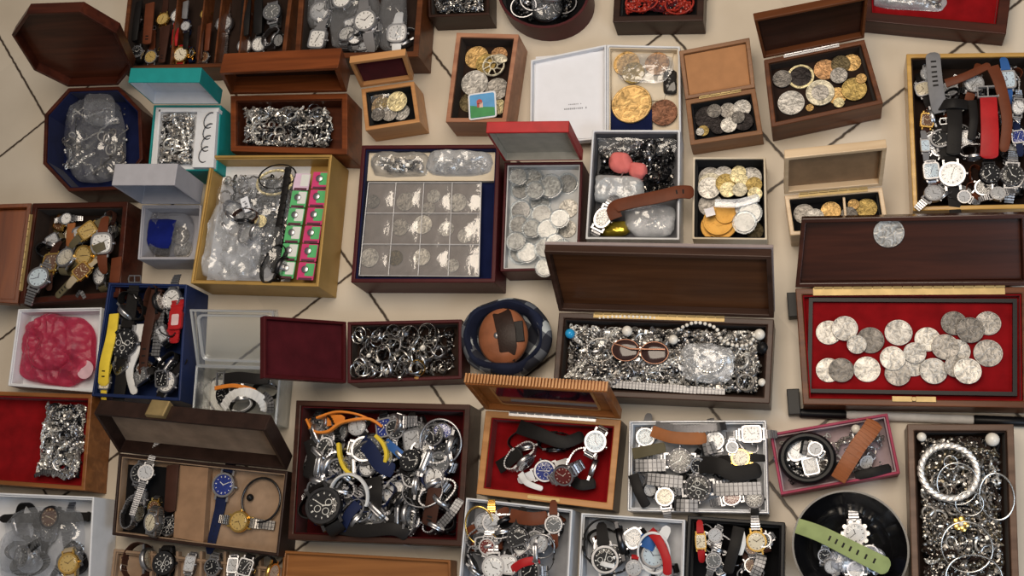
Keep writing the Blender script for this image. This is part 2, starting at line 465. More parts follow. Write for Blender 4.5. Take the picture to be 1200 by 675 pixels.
# ---------------------------------------------------------------- coins
COINS = dict(
    silver=(coinmat('coin_silver', (.50, .48, .45), .5), 'silver'), worn=(coinmat('coin_worn', (.38, .355, .325), .5), 'worn grey silver'),
    dull=(coinmat('coin_dull', (.20, .185, .17), .5), 'dark grey'), bright=(coinmat('coin_bright', (.64, .61, .56), .5), 'bright silver'),
    gold=(coinmat('coin_gold', (.66, .43, .17), .5), 'gold'), pale=(coinmat('coin_pale_gold', (.80, .70, .42), .5), 'pale gold'),
    brass=(coinmat('coin_brass', (.42, .30, .10), .5), 'brass'), copper=(coinmat('coin_copper', (.19, .085, .048), .5), 'copper'),
    bronze=(coinmat('coin_bronze', (.13, .10, .05), .5), 'dark bronze'), black=(coinmat('coin_black', (.025, .02, .02), .5), 'blackened'),
    foil=(plain('gold_foil', (.66, .37, .09), .6, .5, 260, .5, .1, bd=.001), 'gold foil'), orange=(coinmat('coin_orange', (.50, .28, .13), .5), 'orange bronze'),
    cream=(coinmat('coin_cream', (.62, .57, .44), .5, .5), 'cream coloured'))
_cc = {}
def coin_mesh(mat):
    if mat not in _cc:
        R = .02
        mb = MB().lathe([(.93 * R, 0), (R, .0003), (R, .0023), (.975 * R, .0027), (.91 * R, .0027), (.885 * R, .0021), (.60 * R, .0021)], 44)
        # raised portrait: head, neck and lettering beads round the edge
        pr = [(.05, .42), (.2, .40), (.33, .27), (.35, .12), (.42, .02), (.34, -.04), (.33, -.16), (.2, -.22), (.18, -.36), (.34, -.46), (-.32, -.46), (-.2, -.26), (-.3, -.02), (-.28, .22), (-.13, .36)]
        pr = [(x * R, y * R) for x, y in pr][::-1]
        mb.prism(pr, .0015, .0029)
        mb.prism([(x * .7 - .03 * R, y * .7 + .01 * R) for x, y in pr], .0028, .0033)
        for k in range(26):
            if k in (12, 13): continue
            a = -PI / 2 + (k - 12.5) * 2 * PI / 27
            mb.box((0, .74 * R, .0023), (.05 * R, .09 * R, .0008), M=Matrix.Rotation(a + PI, 4, 'Z'))
        _cc[mat] = mb.mesh('coin_face', COINS[mat][0], True, 30)
    return _cc[mat]
CAPS = {}
def coin(B, px, py, rp, mat, label=None, core=None, capsule=False, tilt=None, free=False, z=None, group=None, what='coin'):
    r = rp * mpp(px, py); s = r / .02
    h = .0033 * s + (.004 if capsule else 0)
    P = place(B, px, py, r * (1.22 if capsule else 1), h, free, z)
    tl = tilt if tilt is not None else rnd.uniform(0, .04)
    o = bpy.data.objects.new('coin' if what == 'coin' else what, None if (core or capsule) else coin_mesh(mat)); COL.objects.link(o)
    M = Matrix.Translation(P) @ Matrix.Rotation(rnd.uniform(0, 6.28), 4, 'Z') @ Matrix.Rotation(tl, 4, 'X')
    o.matrix_world = M @ Matrix.Diagonal((s, s, s, 1))
    if core or capsule:
        link('coin_face', coin_mesh(mat), o, loc=(0, 0, .0016 if capsule else 0))
        if core:
            if ('core', core) not in CAPS: CAPS['core', core] = MB().lathe([((.0158 if core == 'black' else .0118), .0024), ((.0162 if core == 'black' else .0122), .0034), ((.0148 if core == 'black' else .0108), .0037)], 32).mesh('coin_core', COINS[core][0], True)
            link('coin_core', CAPS['core', core], o, loc=(0, 0, .0016 if capsule else 0))
        if capsule:
            if 'c' not in CAPS:
                CAPS['c'] = MB().lathe([(.0215, 0), (.0245, .0002), (.0250, .0030), (.0245, .0058), (.0225, .0062), (.0215, .0052), (.0212, .0062)], 40).mesh('capsule', CLEARBOX, True)
            link('capsule', CAPS['c'], o)
    d = COINS[mat][1] + ' coin' + (' with ' + COINS[core][1] + ' centre' if core else '') + (' in clear capsule' if capsule else '')
    tag(o, label or None, 'medal' if what == 'medal' else 'coin', group or 'coins in the ' + B.name, px=(px, py))
    if not label: o['_d'] = d; o['_b'] = B.key
    return o

# ---------------------------------------------------------------- watches
def sm(n, c, r=.45, **k): return plain(n, c, r, spec=.14, **k)
STR = dict(
    Lk=('leather', sm('strap_black', (.010, .009, .009), .5, bs=700, bst=.4), 'black strap'), Ld=('leather', sm('strap_dark_brown', (.045, .018, .012), .5, bs=700, bst=.4), 'dark brown strap'),
    Lb=('leather', sm('strap_brown', (.12, .034, .015), .45, bs=700, bst=.4), 'brown strap'), Lt=('leather', sm('strap_tan', (.27, .10, .035), .45, bs=700, bst=.4), 'tan strap'),
    Ln=('leather', sm('strap_navy', (.008, .014, .05), .6, bs=900, bst=.4), 'navy strap'), Lu=('leather', sm('strap_blue', (.03, .10, .30), .5), 'blue strap'),
    Lr=('leather', sm('strap_red', (.36, .015, .018), .4, bs=700, bst=.3), 'red strap'), Ly=('leather', sm('strap_yellow', (.70, .52, .05), .45), 'yellow strap'),
    Lw=('leather', sm('strap_white', (.66, .67, .68), .4), 'white strap'), Lg=('leather', sm('strap_grey', (.17, .17, .18), .5), 'grey strap'),
    Lo=('leather', sm('strap_orange', (.62, .20, .03), .45), 'orange strap'), Le=('leather', sm('strap_green', (.25, .31, .13), .55), 'pale green strap'),
    Lv=('leather', sm('strap_olive', (.10, .085, .05), .6), 'olive brown strap'), Lc=('leather', sm('strap_beige', (.36, .30, .21), .55), 'beige strap'),
    Ms=('metal', M_STEEL, 'steel bracelet'), Mg=('metal', M_GOLD, 'gold bracelet'), Md=('metal', M_DKMETAL, 'dark metal bracelet'), Mt=('metal', M_TARN, 'tarnished bracelet'))
DIAL = dict(
    w=('white', (.74, .74, .74), (.05, .05, .05)), c=('cream', (.68, .62, .48), (.08, .05, .02)), k=('black', (.008, .008, .01), (.72, .72, .70)),
    s=('silver', (.45, .46, .48), (.10, .10, .10)), b=('blue', (.012, .03, .22), (.75, .76, .78)), g=('gold', (.50, .36, .13), (.10, .06, .02)),
    r=('dark red', (.14, .014, .012), (.70, .6, .5)), n=('brown', (.13, .06, .03), (.7, .6, .4)), y=('grey', (.14, .145, .15), (.7, .7, .7)), l=('pale blue', (.52, .62, .70), (.1, .1, .15)))
METAL = dict(s=M_STEEL, g=M_GOLD, k=M_DKMETAL, t=M_TARN)
MC = {}
def outline(shape, k=1.0, n=40):
    ex, ax, ay = {'round': (2, 1, 1), 'square': (7, .86, .98), 'cushion': (3.4, 1, 1), 'oval': (2, .78, 1.0), 'tank': (9, .68, .96)}[shape]
    out = []
    for i in range(n):
        a = 2 * PI * i / n; c, s = math.cos(a), math.sin(a)
        q = (abs(c / ax) ** ex + abs(s / ay) ** ex) ** (-1 / ex)
        out.append((k * q * c, k * q * s))
    return out
def stackprism(mb, shape, levels, mi=0):
    n = 40; o = []
    for k, z in levels: o += [(x, y, z) for x, y in outline(shape, k)]
    fs = [tuple(range(n - 1, -1, -1)), tuple((len(levels) - 1) * n + i for i in range(n))]
    for q in range(len(levels) - 1):
        for i in range(n):
            j = (i + 1) % n; fs.append((q * n + i, q * n + j, q * n + n + j, q * n + n + i))
    mb.add(o, fs, mi)
def m_case(shape, metal):
    k = ('case', shape, metal)
    if k not in MC:
        mb = MB(); stackprism(mb, shape, [(.86, 0), (.96, .05), (1, .14), (1, .30), (.95, .38), (.84, .40)])
        for sx in (-1, 1):
            for sy in (-1, 1):
                mb.box((sx * .50, sy * 1.0, .16), (.16, .42, .2), M=Matrix.Rotation(0, 4, 'Z'))
        xr = {'round': 1, 'square': .86, 'cushion': 1, 'oval': .78, 'tank': .68}[shape]
        mb.lathe([(.12, 0), (.13, .03), (.13, .13), (.1, .16)], 10, M=Matrix.Translation((xr - .01, 0, .2)) @ Matrix.Rotation(PI / 2, 4, 'Y'))
        MC[k] = mb.mesh('case', METAL[metal], True)
    return MC[k]
def m_bezel(shape, metal, diver):
    k = ('bezel', shape, metal, diver)
    if k not in MC:
        mb = MB(); a, b = outline(shape, .96), outline(shape, .78); n = 40
        mb.ring(outline(shape, .95), outline(shape, .80), .38, .47)
        if diver:
            for i in range(12): mb.box((0, .875, .472), (.05, .09, .01), 1, M=Matrix.Rotation(i * PI / 6, 4, 'Z'))
        MC[k] = mb.mesh('bezel', [METAL['k'] if diver else METAL[metal], M_STEEL], True)
    return MC[k]
def dmat(name, c): return plain('dial_' + name, c, .35, 0, var=.05, coat=.3)
def m_dial(shape, d, chrono):
    k = ('dial', shape, d, chrono)
    if k not in MC:
        mb = MB(); mb.prism(outline(shape, .80), .36, .41)
        q = {'tank': .62, 'oval': .74, 'square': .86}.get(shape, 1)
        for i in range(12):
            a = i * PI / 6
            L = .14 if i % 3 == 0 else .10
            mb.box((0, 0, .414), (.055 if i % 3 else .08, L, .012), 1, M=Matrix.Translation((.64 * q * math.sin(a), .64 * math.cos(a), 0)) @ Matrix.Rotation(-a, 4, 'Z'))
        if chrono:
            for (x, y) in ((-.33, 0), (.33, 0), (0, -.34)):
                mb.ring([(x + .19 * math.cos(t * PI / 8), y + .19 * math.sin(t * PI / 8)) for t in range(16)], [(x + .155 * math.cos(t * PI / 8), y + .155 * math.sin(t * PI / 8)) for t in range(16)], .408, .418, 1)
        MC[k] = mb.mesh('dial', [dmat(DIAL[d][0], DIAL[d][1]), dmat(DIAL[d][0] + '_marks', DIAL[d][2])])
    return MC[k]
def m_hands(d, v):
    k = ('hands', d, v)
    if k not in MC:
        mb = MB(); a1, a2 = [(1.05, -1.0), (.3, 2.2), (-2.0, .5), (2.8, -.4)][v]
        mb.box((0, .18, .428), (.06, .42, .01), M=Matrix.Rotation(a1, 4, 'Z')).box((0, .25, .436), (.045, .60, .01), M=Matrix.Rotation(a2, 4, 'Z'))
        mb.lathe([(.05, .41), (.05, .445)], 10)
        MC[k] = mb.mesh('hands', dmat(DIAL[d][0] + '_marks', DIAL[d][2]))
    return MC[k]
def m_crystal(shape):
    k = ('crystal', shape)
    if k not in MC:
        mb = MB(); stackprism(mb, shape, [(.80, .45), (.74, .485), (.4, .495)])
        MC[k] = mb.mesh('crystal', GLASS, True)
    return MC[k]
def path(pose, half):
    """centre path of one strap half in the (y,z) plane; unit = case radius"""
    P = []
    if pose == 'flat':
        L = 3.1 if half > 0 else 4.3
        n = 22
        for i in range(n + 1):
            t = i / n; y = 1.02 + L * t
            P.append((y * half, .2 - .17 * min(1, t * 5) + .05 * math.sin(t * 5 + half) * t))
    elif pose == 'stub':
        L = 1.5
        for i in range(12): t = i / 11; P.append(((1.02 + L * t) * half, .2 - .5 * t * t))
    elif pose in ('ring', 'loop', 'oval'):
        a, b = {'ring': (1.55, 1.35), 'loop': (1.45, .72), 'oval': (1.75, .95)}[pose]; zc = .2 - b * .72
        t0 = math.atan2(.72, 1 / a * 1.0 * 1.0) ; n = 26
        t0 = math.acos(min(.99, 1.02 / a))
        zc = .2 - b * math.sin(t0)
        for i in range(n + 1):
            t = t0 - (t0 + PI / 2 + (.12 if half < 0 else 0)) * i / n
            P.append((a * math.cos(t) * half, zc + b * math.sin(t) + (.05 * half if i > n - 6 else 0)))
    return P
def zmin(pose): return {'flat': 0, 'stub': -.3, 'ring': .2 - 1.35 * (1 + .75), 'loop': .2 - .72 * 1.72, 'oval': .2 - .95 * 1.82}[pose]
def m_strap(pose, half, code):
    k = ('strap', pose, half, code)
    if k not in MC:
        kind, mat, _ = STR[code]; P = path(pose, half); mb = MB()
        if kind == 'leather':
            n = len(P); w = [.92 - .22 * i / (n - 1) for i in range(n)]
            th = [.17 - .09 * min(1, i / (n * .3)) for i in range(n)]
            if half < 0 or pose == 'stub': w[-1] = .35; w[-2] = .58
            mb.ribbon([(0, y, z) for y, z in P], (1, 0, 0), w, th)
            if half < 0 and pose == 'flat':
                for i in range(11, 20, 2):
                    y, z = P[i]; mb.lathe([(.05, .0), (.05, .02)], 8, 1, M=Matrix.Translation((0, y, z + .035)))
            if half > 0 and pose != 'stub':
                i = n - 5; y, z = P[i]; y2, z2 = P[i + 1]; a = math.atan2(z2 - z, y2 - y)
                mb.box((0, 0, 0), (.86, .16, .17), 0, M=Matrix.Translation((0, y, z)) @ Matrix.Rotation(a, 4, 'X'))
            MC[k] = mb.mesh('strap', [mat, STR['Lk'][1]], True)
        else:
            # links laid along the path
            d = [0]
            for i in range(1, len(P)): d.append(d[-1] + math.hypot(P[i][0] - P[i - 1][0], P[i][1] - P[i - 1][1]))
            step = .24; m_ = int(d[-1] / step); i = 1
            for q in range(m_):
                s = (q + .5) * step
                while i < len(P) - 1 and d[i] < s: i += 1
                f = (s - d[i - 1]) / max(1e-6, d[i] - d[i - 1]); y = P[i - 1][0] + (P[i][0] - P[i - 1][0]) * f; z = P[i - 1][1] + (P[i][1] - P[i - 1][1]) * f
                a = math.atan2(P[i][1] - P[i - 1][1], P[i][0] - P[i - 1][0])
                T = Matrix.Translation((0, y, z)) @ Matrix.Rotation(a, 4, 'X'); w = .90 - .2 * q / m_
                c6 = [(-.1, -.03), (-.07, -.07), (.07, -.07), (.1, -.03), (.1, .03), (.07, .07), (-.07, .07), (-.1, .03)]
                for (x, ww) in ((0, w * .42), (-w * .36, w * .26), (w * .36, w * .26)):
                    vs = [(x + sx * ww / 2, a_, b_) for sx in (-1, 1) for a_, b_ in c6]
                    fs = [tuple(range(7, -1, -1)), tuple(range(8, 16))] + [(j, (j + 1) % 8, 8 + (j + 1) % 8, 8 + j) for j in range(8)]
                    mb.add(vs, fs, 0, T)
            MC[k] = mb.mesh('strap', mat, False)
    return MC[k]
def m_buckle(pose, metal, kind):
    k = ('buckle', pose, metal, kind)
    if k not in MC:
        P = path(pose, 1); y, z = P[-1]; y1, z1 = P[-2]; a = math.atan2(z - z1, y - y1)
        T = Matrix.Translation((0, y, z)) @ Matrix.Rotation(a, 4, 'X')
        mb = MB()
        if kind == 'leather':
            mb.tube([(-.42, -.02, 0), (-.46, .2, .02), (-.40, .42, .04), (.40, .42, .04), (.46, .2, .02), (.42, -.02, 0)], .055, 6, closed=True, M=T)
            mb.tube([(0, 0, .02), (0, .42, .1)], .035, 5, M=T)
        else:
            mb.box((0, -.1, -.03), (.66, .7, .1), M=T); mb.box((0, -.1, .03), (.5, .3, .06), M=T)
        MC[k] = mb.mesh('buckle', METAL[metal], True)
    return MC[k]
wcount = [0]
def watch(B, px, py, rp, d='w', metal='s', strap='Lk', ang=90, pose='loop', shape='round', label=None, tilt=None, chrono=False, diver=False, free=False, z=None, side=False, cap=.02, group=None, detail=True, fill=False):
    r = rp * mpp(px, py)
    zm = zmin(pose)
    if side: h = .95 * r; rr = r * 1.5
    else: h = (.5 - zm) * r; rr = r * (1.0 if pose in ('flat', 'stub') else 1.25)
    P = place(B, px, py, rr, h, free, z, cap, (1.22 if side else 1.45 if pose in ('loop', 'ring', 'oval') else 1.75) if fill else 1.04)
    tl = tilt if tilt is not None else (rnd.uniform(-.25, .25), rnd.uniform(-.25, .25))
    o = bpy.data.objects.new('wristwatch', None); COL.objects.link(o); o.empty_display_size = .005
    M = Matrix.Translation(P) @ Matrix.Rotation(R_(ang - 90), 4, 'Z')
    if side: M = M @ Matrix.Translation((0, 0, .46 * r)) @ Matrix.Rotation(tl[0] * .5, 4, 'X') @ Matrix.Rotation(PI / 2 + tl[1], 4, 'Y') @ Matrix.Translation((0, 0, r * .6))
    else: M = M @ Matrix.Translation((0, 0, -zm * r)) @ Matrix.Rotation(tl[0], 4, 'X') @ Matrix.Rotation(tl[1], 4, 'Y')
    o.matrix_world = M @ Matrix.Diagonal((r, r, r, 1))
    link('case', m_case(shape, metal), o)
    if detail:
        link('bezel', m_bezel(shape, metal, diver), o)
        link('hands', m_hands(d, wcount[0] % 4), o)
        if rp >= 10: link('crystal', m_crystal(shape), o)
    link('dial', m_dial(shape, d, chrono), o)
    link('strap', m_strap(pose, 1, strap), o); link('strap', m_strap(pose, -1, strap), o)
    if pose not in ('stub',): link('buckle', m_buckle(pose, metal if strap[0] == 'L' else {'Mg': 'g'}.get(strap, 's'), STR[strap][0]), o)
    wcount[0] += 1
    desc = ('sideways ' if side else '') + ('square ' if shape in ('square', 'tank') else 'oval ' if shape == 'oval' else '') + DIAL[d][0].replace(' ', '-') + '-dial watch on ' + STR[strap][2].replace('dark ', 'dark-').replace('pale ', 'pale-')
    tag(o, label, 'watch', group or 'watches in the ' + B.name, px=(px, py))
    if not label: o['_d'] = desc; o['_b'] = B.key
    return o
def fill_watches(B, n, rp=(8, 12), dials='wcksg', straps=('Ms', 'Lk', 'Ld', 'Ms'), seed=1, region=None, poses=('loop', 'side', 'side', 'loop', 'stub'), metals='sssssk'):
    r2 = random.Random(seed)
    q = region
    k = 0
    while k < n:
        u, v = r2.random(), r2.random()
        x = (q[0][0] * (1 - u) + q[1][0] * u) * (1 - v) + (q[3][0] * (1 - u) + q[2][0] * u) * v
        y = (q[0][1] * (1 - u) + q[1][1] * u) * (1 - v) + (q[3][1] * (1 - u) + q[2][1] * u) * v
        ps = r2.choice(poses); st = r2.choice(straps)
        watch(B, x, y, r2.uniform(*rp), r2.choice(dials), 'g' if st == 'Mg' else r2.choice(metals), st, r2.uniform(0, 360), 'oval' if ps == 'side' else ps,
              r2.choice(['round', 'round', 'round', 'square', 'oval', 'cushion']), side=(ps == 'side'), cap=.004, fill=True)
        k += 1

# ---------------------------------------------------------------- loose straps, bags, chains
def smooth_path(pts, n=40):
    out = []; m = len(pts) - 1
    def P(i): return Vector(pts[max(0, min(m, i))])
    for i in range(n + 1):
        t = i / n * m; k = min(m - 1, int(t)); f = t - k
        a, b, c, d = P(k - 1), P(k), P(k + 1), P(k + 2)
        out.append(.5 * ((2 * b) + (c - a) * f + (2 * a - 5 * b + 4 * c - d) * f * f + (3 * b - a - 3 * c + d) * f ** 3))
    return out
def band(name, label, pts, w, code, cat='strap', t=.0028, holes=0, buckle=0, upright=False, taper=.25, group=None, ribs=0, metal='s'):
    """loose strap following (px, py, z) points, w in metres"""
    P3 = [at(x, y, z) for x, y, z in pts]; c = sum(P3, Vector()) / len(P3); zb = min(p.z for p in P3)
    c.z = zb
    sp = smooth_path([p - c for p in P3], 44)
    o = empty(name, c)
    n = len(sp) if STR[code][0] != 'metal' else 200
    if n == 200: sp = smooth_path([p - c for p in P3], 199)
    ww = [w * (1 - taper * i / (n - 1)) for i in range(n)]
    if not upright: ww[-1] *= .4; ww[-2] *= .7; ww[-3] *= .88
    up = Vector((0, 0, 1))
    def side(i):
        a = sp[max(0, i - 1)]; b = sp[min(n - 1, i + 1)]; tg = (b - a).normalized()
        return up if upright else up.cross(tg)
    mb = MB()
    if STR[code][0] == 'metal':                       # a bracelet: rows of three links
        acc = 0; stp = max(.0042, w * .36); last = sp[0]
        for i in range(1, n - 1):
            acc += (sp[i] - last).length; last = sp[i]
            if acc >= stp * .98:
                acc = 0; s_ = side(i).normalized(); tg = (sp[i + 1] - sp[i - 1]).normalized()
                M = Matrix((s_, tg, s_.cross(tg))).transposed().to_4x4(); M.translation = sp[i]
                for x_, w_ in ((0, .40), (-.37, .24), (.37, .24)):
                    W2 = w * w_ / 2; c6 = [(-.40, -.2), (-.28, .35), (0, .5), (.28, .35), (.40, -.2)]
                    v_ = [(w * x_ + sx * W2, a_ * stp, b_ * t * 1.4) for sx in (-1, 1) for a_, b_ in c6]
                    mb.add(v_, [(4, 3, 2, 1, 0), (5, 6, 7, 8, 9)] + [(j, (j + 1) % 5, 5 + (j + 1) % 5, 5 + j) for j in range(5)], 0, M)
        mb.ribbon(sp[1:-1], lambda i: side(i + 1), w * .9, t * .3, 1); ribs = 0
    else: mb.ribbon(sp, side, ww, t)
    if ribs:
        for i in range(2, n - 2, ribs):
            s = side(i).normalized(); tg = (sp[i + 1] - sp[i - 1]).normalized(); nn = tg.cross(s)
            M = Matrix((s, tg, nn)).transposed().to_4x4(); M.translation = sp[i]
            mb.box((0, 0, 0), (ww[i] * 1.01, t * .9, t * 1.5), M=M)
    link('band', mb.mesh(name + '_band', [plain('link_steel', (.27, .27, .28), .5, 1, var=.1) if code == 'Ms' else STR[code][1], M_DKMETAL], STR[code][0] != 'metal'), o)
    if holes:
        hb = MB()
        for k in range(holes):
            i = n - 8 - k * 3; s = side(i).normalized(); tg = (sp[i + 1] - sp[i - 1]).normalized(); nn = tg.cross(s)
            if nn.z < 0: nn = -nn
            M = Matrix((s, tg, s.cross(tg))).transposed().to_4x4(); M.translation = sp[i] + nn * t * .25
            hb.box((0, 0, 0), (w * .34, w * .12, t * .7), M=M)
        link('adjustment_slots' if holes > 3 else 'buckle_holes', hb.mesh('holes', STR['Lk'][1]), o)
    if buckle:
        tg = (sp[1] - sp[0]).normalized(); s = side(0).normalized(); nn = tg.cross(s)
        M = Matrix((s, -tg, nn if False else s.cross(-tg))).transposed().to_4x4(); M.translation = sp[0]
        q = w * .62
        bb = MB().tube([(-q, -.001, 0), (-q, w * .7, 0), (q, w * .7, 0), (q, -.001, 0)], w * .12, 6, closed=True, M=M)
        bb.tube([(0, 0, .001), (0, w * .75, .0015)], w * .055, 5, M=M)
        link('buckle', bb.mesh('buckle', METAL[metal], True), o)
    tag(o, label, cat, group, px=(pts[0][0], pts[0][1])); return o
def keep_in(p, m):
    B = list(BOXES.values())[-1]; poly = B.inner; n = len(poly)
    for _ in range(2):
        for i in range(n):
            a, b = poly[i], poly[(i + 1) % n]; t = (b - a).normalized(); nl = Vector((-t.y, t.x)); s = (p - a).dot(nl)
            if s < m: p = p + nl * (m - s)
    return p
def bag(name, label, quad, z, h, mat, seed=0, cat='bag', n=44, amp=.006, parent=None, round_=.18, flat=False, group=None, over=False):
    """crumpled bag lying on what it covers; quad TL TR BR BL px"""
    P = [at(x, y, z) for x, y in quad]; c = sum(P, Vector()) / 4; c.z = z
    mb = MB(); vs = []; vb = []
    for j in range(n + 1):
        for i in range(n + 1):
            u, v = i / n, j / n
            uu, vv = 2 * u - 1, 2 * v - 1
            # round the corners and wobble the outline
            k = 1 - round_ * (uu * uu * vv * vv)
            p = P[0] * (1 - u) * (1 - v) + P[1] * u * (1 - v) + P[2] * u * v + P[3] * (1 - u) * v - c
            wob = noise.noise(Vector((uu * 1.7 + seed * 7.3, vv * 1.7, seed)))
            p = Vector((p.x, p.y, 0)) * (k + .07 * wob)
            q = Vector((p.x * 30 + seed * 3, p.y * 30, seed * 1.7))
            rd = sum((1 - abs(noise.noise(q * f) * 2)) * a for f, a in ((1, .62), (2.2, .33), (5, .07)))
            e = (1 - abs(uu) ** 5) * (1 - abs(vv) ** 5)
            zz = h * e * (.55 + .45 * noise.noise(q * .5)) + amp * rd * e ** .3
            zz = max(zz, .0006)
            if not over:
                W = keep_in(Vector((p.x + c.x, p.y + c.y)), .0015 + .002 * abs(wob)); p.x, p.y = W.x - c.x, W.y - c.y
            vs.append((p.x, p.y, zz)); vb.append((p.x, p.y, min(zz * .3, .0005)))
    m_ = n + 1; fs = []
    for j in range(n):
        for i in range(n):
            a = j * m_ + i; fs.append((a, a + m_, a + m_ + 1, a + 1))
    mb.add(vs, fs)
    if not flat: mb.add(vb, [f[::-1] for f in fs])
    o = link(name, mb.mesh(name, mat, True, 28), parent, loc=c)
    if not parent: tag(o, label, cat, group, px=(sum(q[0] for q in quad) / 4, sum(q[1] for q in quad) / 4))
    return o
def inquad(r, q):
    u, v = r.random(), r.random()
    return ((q[0][0] * (1 - u) + q[1][0] * u) * (1 - v) + (q[3][0] * (1 - u) + q[2][0] * u) * v, (q[0][1] * (1 - u) + q[1][1] * u) * (1 - v) + (q[3][1] * (1 - u) + q[2][1] * u) * v)
def jumble(name, label, B, quad, z0, z1, mats, chains=40, beads=120, rings=40, gems=40, seed=3, cat='jewellery', bead_r=(.0015, .003), step=.0030, longc=26, wire=.0006):
    z0 += .0042; z1 = max(z1, z0 + .002)
    r = random.Random(seed); P = [at(x, y, (z0 + z1) / 2) for x, y in quad]; c = sum(P, Vector()) / 4
    poly = [Vector((p.x, p.y)) for p in P][::-1]
    mb = MB()
    def inside(p, m=.002):
        for i in range(4):
            a, b = poly[i], poly[(i + 1) % 4]; t = (b - a).normalized()
            if (p - a).dot(Vector((-t.y, t.x))) < m: return False
        for i in range(len(B.inner)):
            a, b = B.inner[i], B.inner[(i + 1) % len(B.inner)]; t = (b - a).normalized()
            if (p - a).dot(Vector((-t.y, t.x))) < m + .0045: return False
        return True
    def rp():
        x, y = inquad(r, quad); p = at(x, y, (z0 + z1) / 2); return Vector((p.x, p.y, 0))
    tl = MB().torus(step * .62, wire, 8, 4, sx=1, sy=.62)
    # a solid bed of small things so no bare bottom shows
    for k in range(chains):
        p = rp(); a = r.uniform(0, 6.28); mi = r.randrange(len(mats)); z = r.uniform(z0, z1); s = r.choice((.8, 1, 1.2, 1.7))
        for q in range(r.randint(longc // 2, longc)):
            a += r.uniform(-.55, .55); d = Vector((math.cos(a), math.sin(a), 0)) * step * s
            if not inside((p + d).xy): a += 1.3; continue
            p = p + d; z = max(z0, min(z1, z + r.uniform(-.0008, .0008)))
            M = Matrix.Translation((p.x - c.x, p.y - c.y, z - z0)) @ Matrix.Rotation(a, 4, 'Z') @ Matrix.Rotation(q % 2 * 1.2, 4, 'X') @ Matrix.Scale(s, 4)
            mb.add(tl.v, tl.f, mi, M)
    for k in range(beads):
        p = rp()
        if not inside(p.xy, .003): continue
        mb.sphere((p.x - c.x, p.y - c.y, r.uniform(0, z1 - z0)), r.uniform(*bead_r), 7, 5, r.randrange(len(mats)), sz=r.uniform(.5, 1))
    for k in range(rings):
        p = rp(); R = r.uniform(.005, .011)
        if not inside(p.xy, R): continue
        tl_ = r.uniform(-1, 1) * .8
        M = Matrix.Translation((p.x - c.x, p.y - c.y, max(r.uniform(.2, 1) * (z1 - z0), R * abs(math.sin(tl_)) - .002))) @ Matrix.Rotation(r.uniform(0, 6), 4, 'Z') @ Matrix.Rotation(tl_, 4, 'X')
        mb.torus(R, r.uniform(.0007, .0018), 18, 5, r.randrange(len(mats)), M)
    for k in range(gems):
        p = rp(); s = r.uniform(.002, .005)
        if not inside(p.xy, .005): continue
        M = Matrix.Translation((p.x - c.x, p.y - c.y, r.uniform(.3, 1) * (z1 - z0))) @ Matrix.Rotation(r.uniform(0, 6), 4, 'Z') @ Matrix.Rotation(r.uniform(-.7, .7), 4, 'X')
        mb.box((0, 0, 0), (s, s * r.uniform(.6, 1.8), s * .5), r.randrange(len(mats)), M)
    o = link(name, mb.mesh(name, mats, True, 50), loc=(c.x, c.y, z0))
    tag(o, label, cat, kind='stuff', px=(sum(q[0] for q in quad) / 4, sum(q[1] for q in quad) / 4))
    return o
def finger_ring(B, px, py, rp, mat=None, tilt=None, label=None, group=None, stone=None, wide=.28, name='finger_ring', what=None, zextra=0):
    r = rp * mpp(px, py); tl = tilt if tilt is not None else rnd.uniform(-1.2, 1.2)
    h = r * wide + r * abs(math.sin(tl)) * .9
    P = place(B, px, py, r * .8, h, cap=.006)
    k = ('fr', round(wide, 2), mat.name)
    if k not in MC: MC[k] = MB().torus(.92, .08, 28, 8, fz=wide / .16).mesh('ring_band', mat, True)
    M = Matrix.Translation(P + Vector((0, 0, h / 2 + zextra))) @ Matrix.Rotation(rnd.uniform(0, 6.28), 4, 'Z') @ Matrix.Rotation(tl, 4, 'X') @ Matrix.Diagonal((r, r, r, 1))
    if stone:
        o = bpy.data.objects.new(name, None); COL.objects.link(o); o.matrix_world = M
        link('ring_band', MC[k], o)
        ks = ('st', stone.name)
        if ks not in MC: MC[ks] = MB().lathe([(.12, .0), (.34, .1), (.34, .2), (.2, .34)], 8, M=Matrix.Translation((0, .95, 0)) @ Matrix.Rotation(-PI / 2, 4, 'X')).mesh('gemstone', stone)
        link('gemstone', MC[ks], o)
    else:
        o = bpy.data.objects.new(name, MC[k]); COL.objects.link(o); o.matrix_world = M
    tag(o, label, 'ring', group, px=(px, py))
    if not label: o['_d'] = what or 'silver ring'; o['_b'] = B.key
    return o
def hoop(name, label, px, py, rx, ry, z, wire, mat, cat='bangle', tiltx=0, arc=1, rot=0, twist=False, group=None, fz=1, M0=None):
    r = rx * mpp(px, py, z); P = at(px, py, z)
    mb = MB()
    if twist:
        n = 96; tp = []
        for sgn in (0, PI):
            pts = [((r + wire * .35 * math.cos(i * .9 + sgn)) * math.cos(2 * PI * i / n), (r + wire * .35 * math.cos(i * .9 + sgn)) * math.sin(2 * PI * i / n) * ry / rx, wire * .35 * math.sin(i * .9 + sgn)) for i in range(n)]
            mb.tube(pts, wire * .72, 6, closed=True)
    else: mb.torus(r, wire, 56, 10, sx=1, sy=ry / rx, arc=arc, fz=fz)
    o = link(name, mb.mesh(name, mat, True))
    o.matrix_world = Matrix.Translation(P) @ Matrix.Rotation(rot, 4, 'Z') @ Matrix.Rotation(tiltx, 4, 'X')
    tag(o, label, cat, group, px=(px, py)); return o
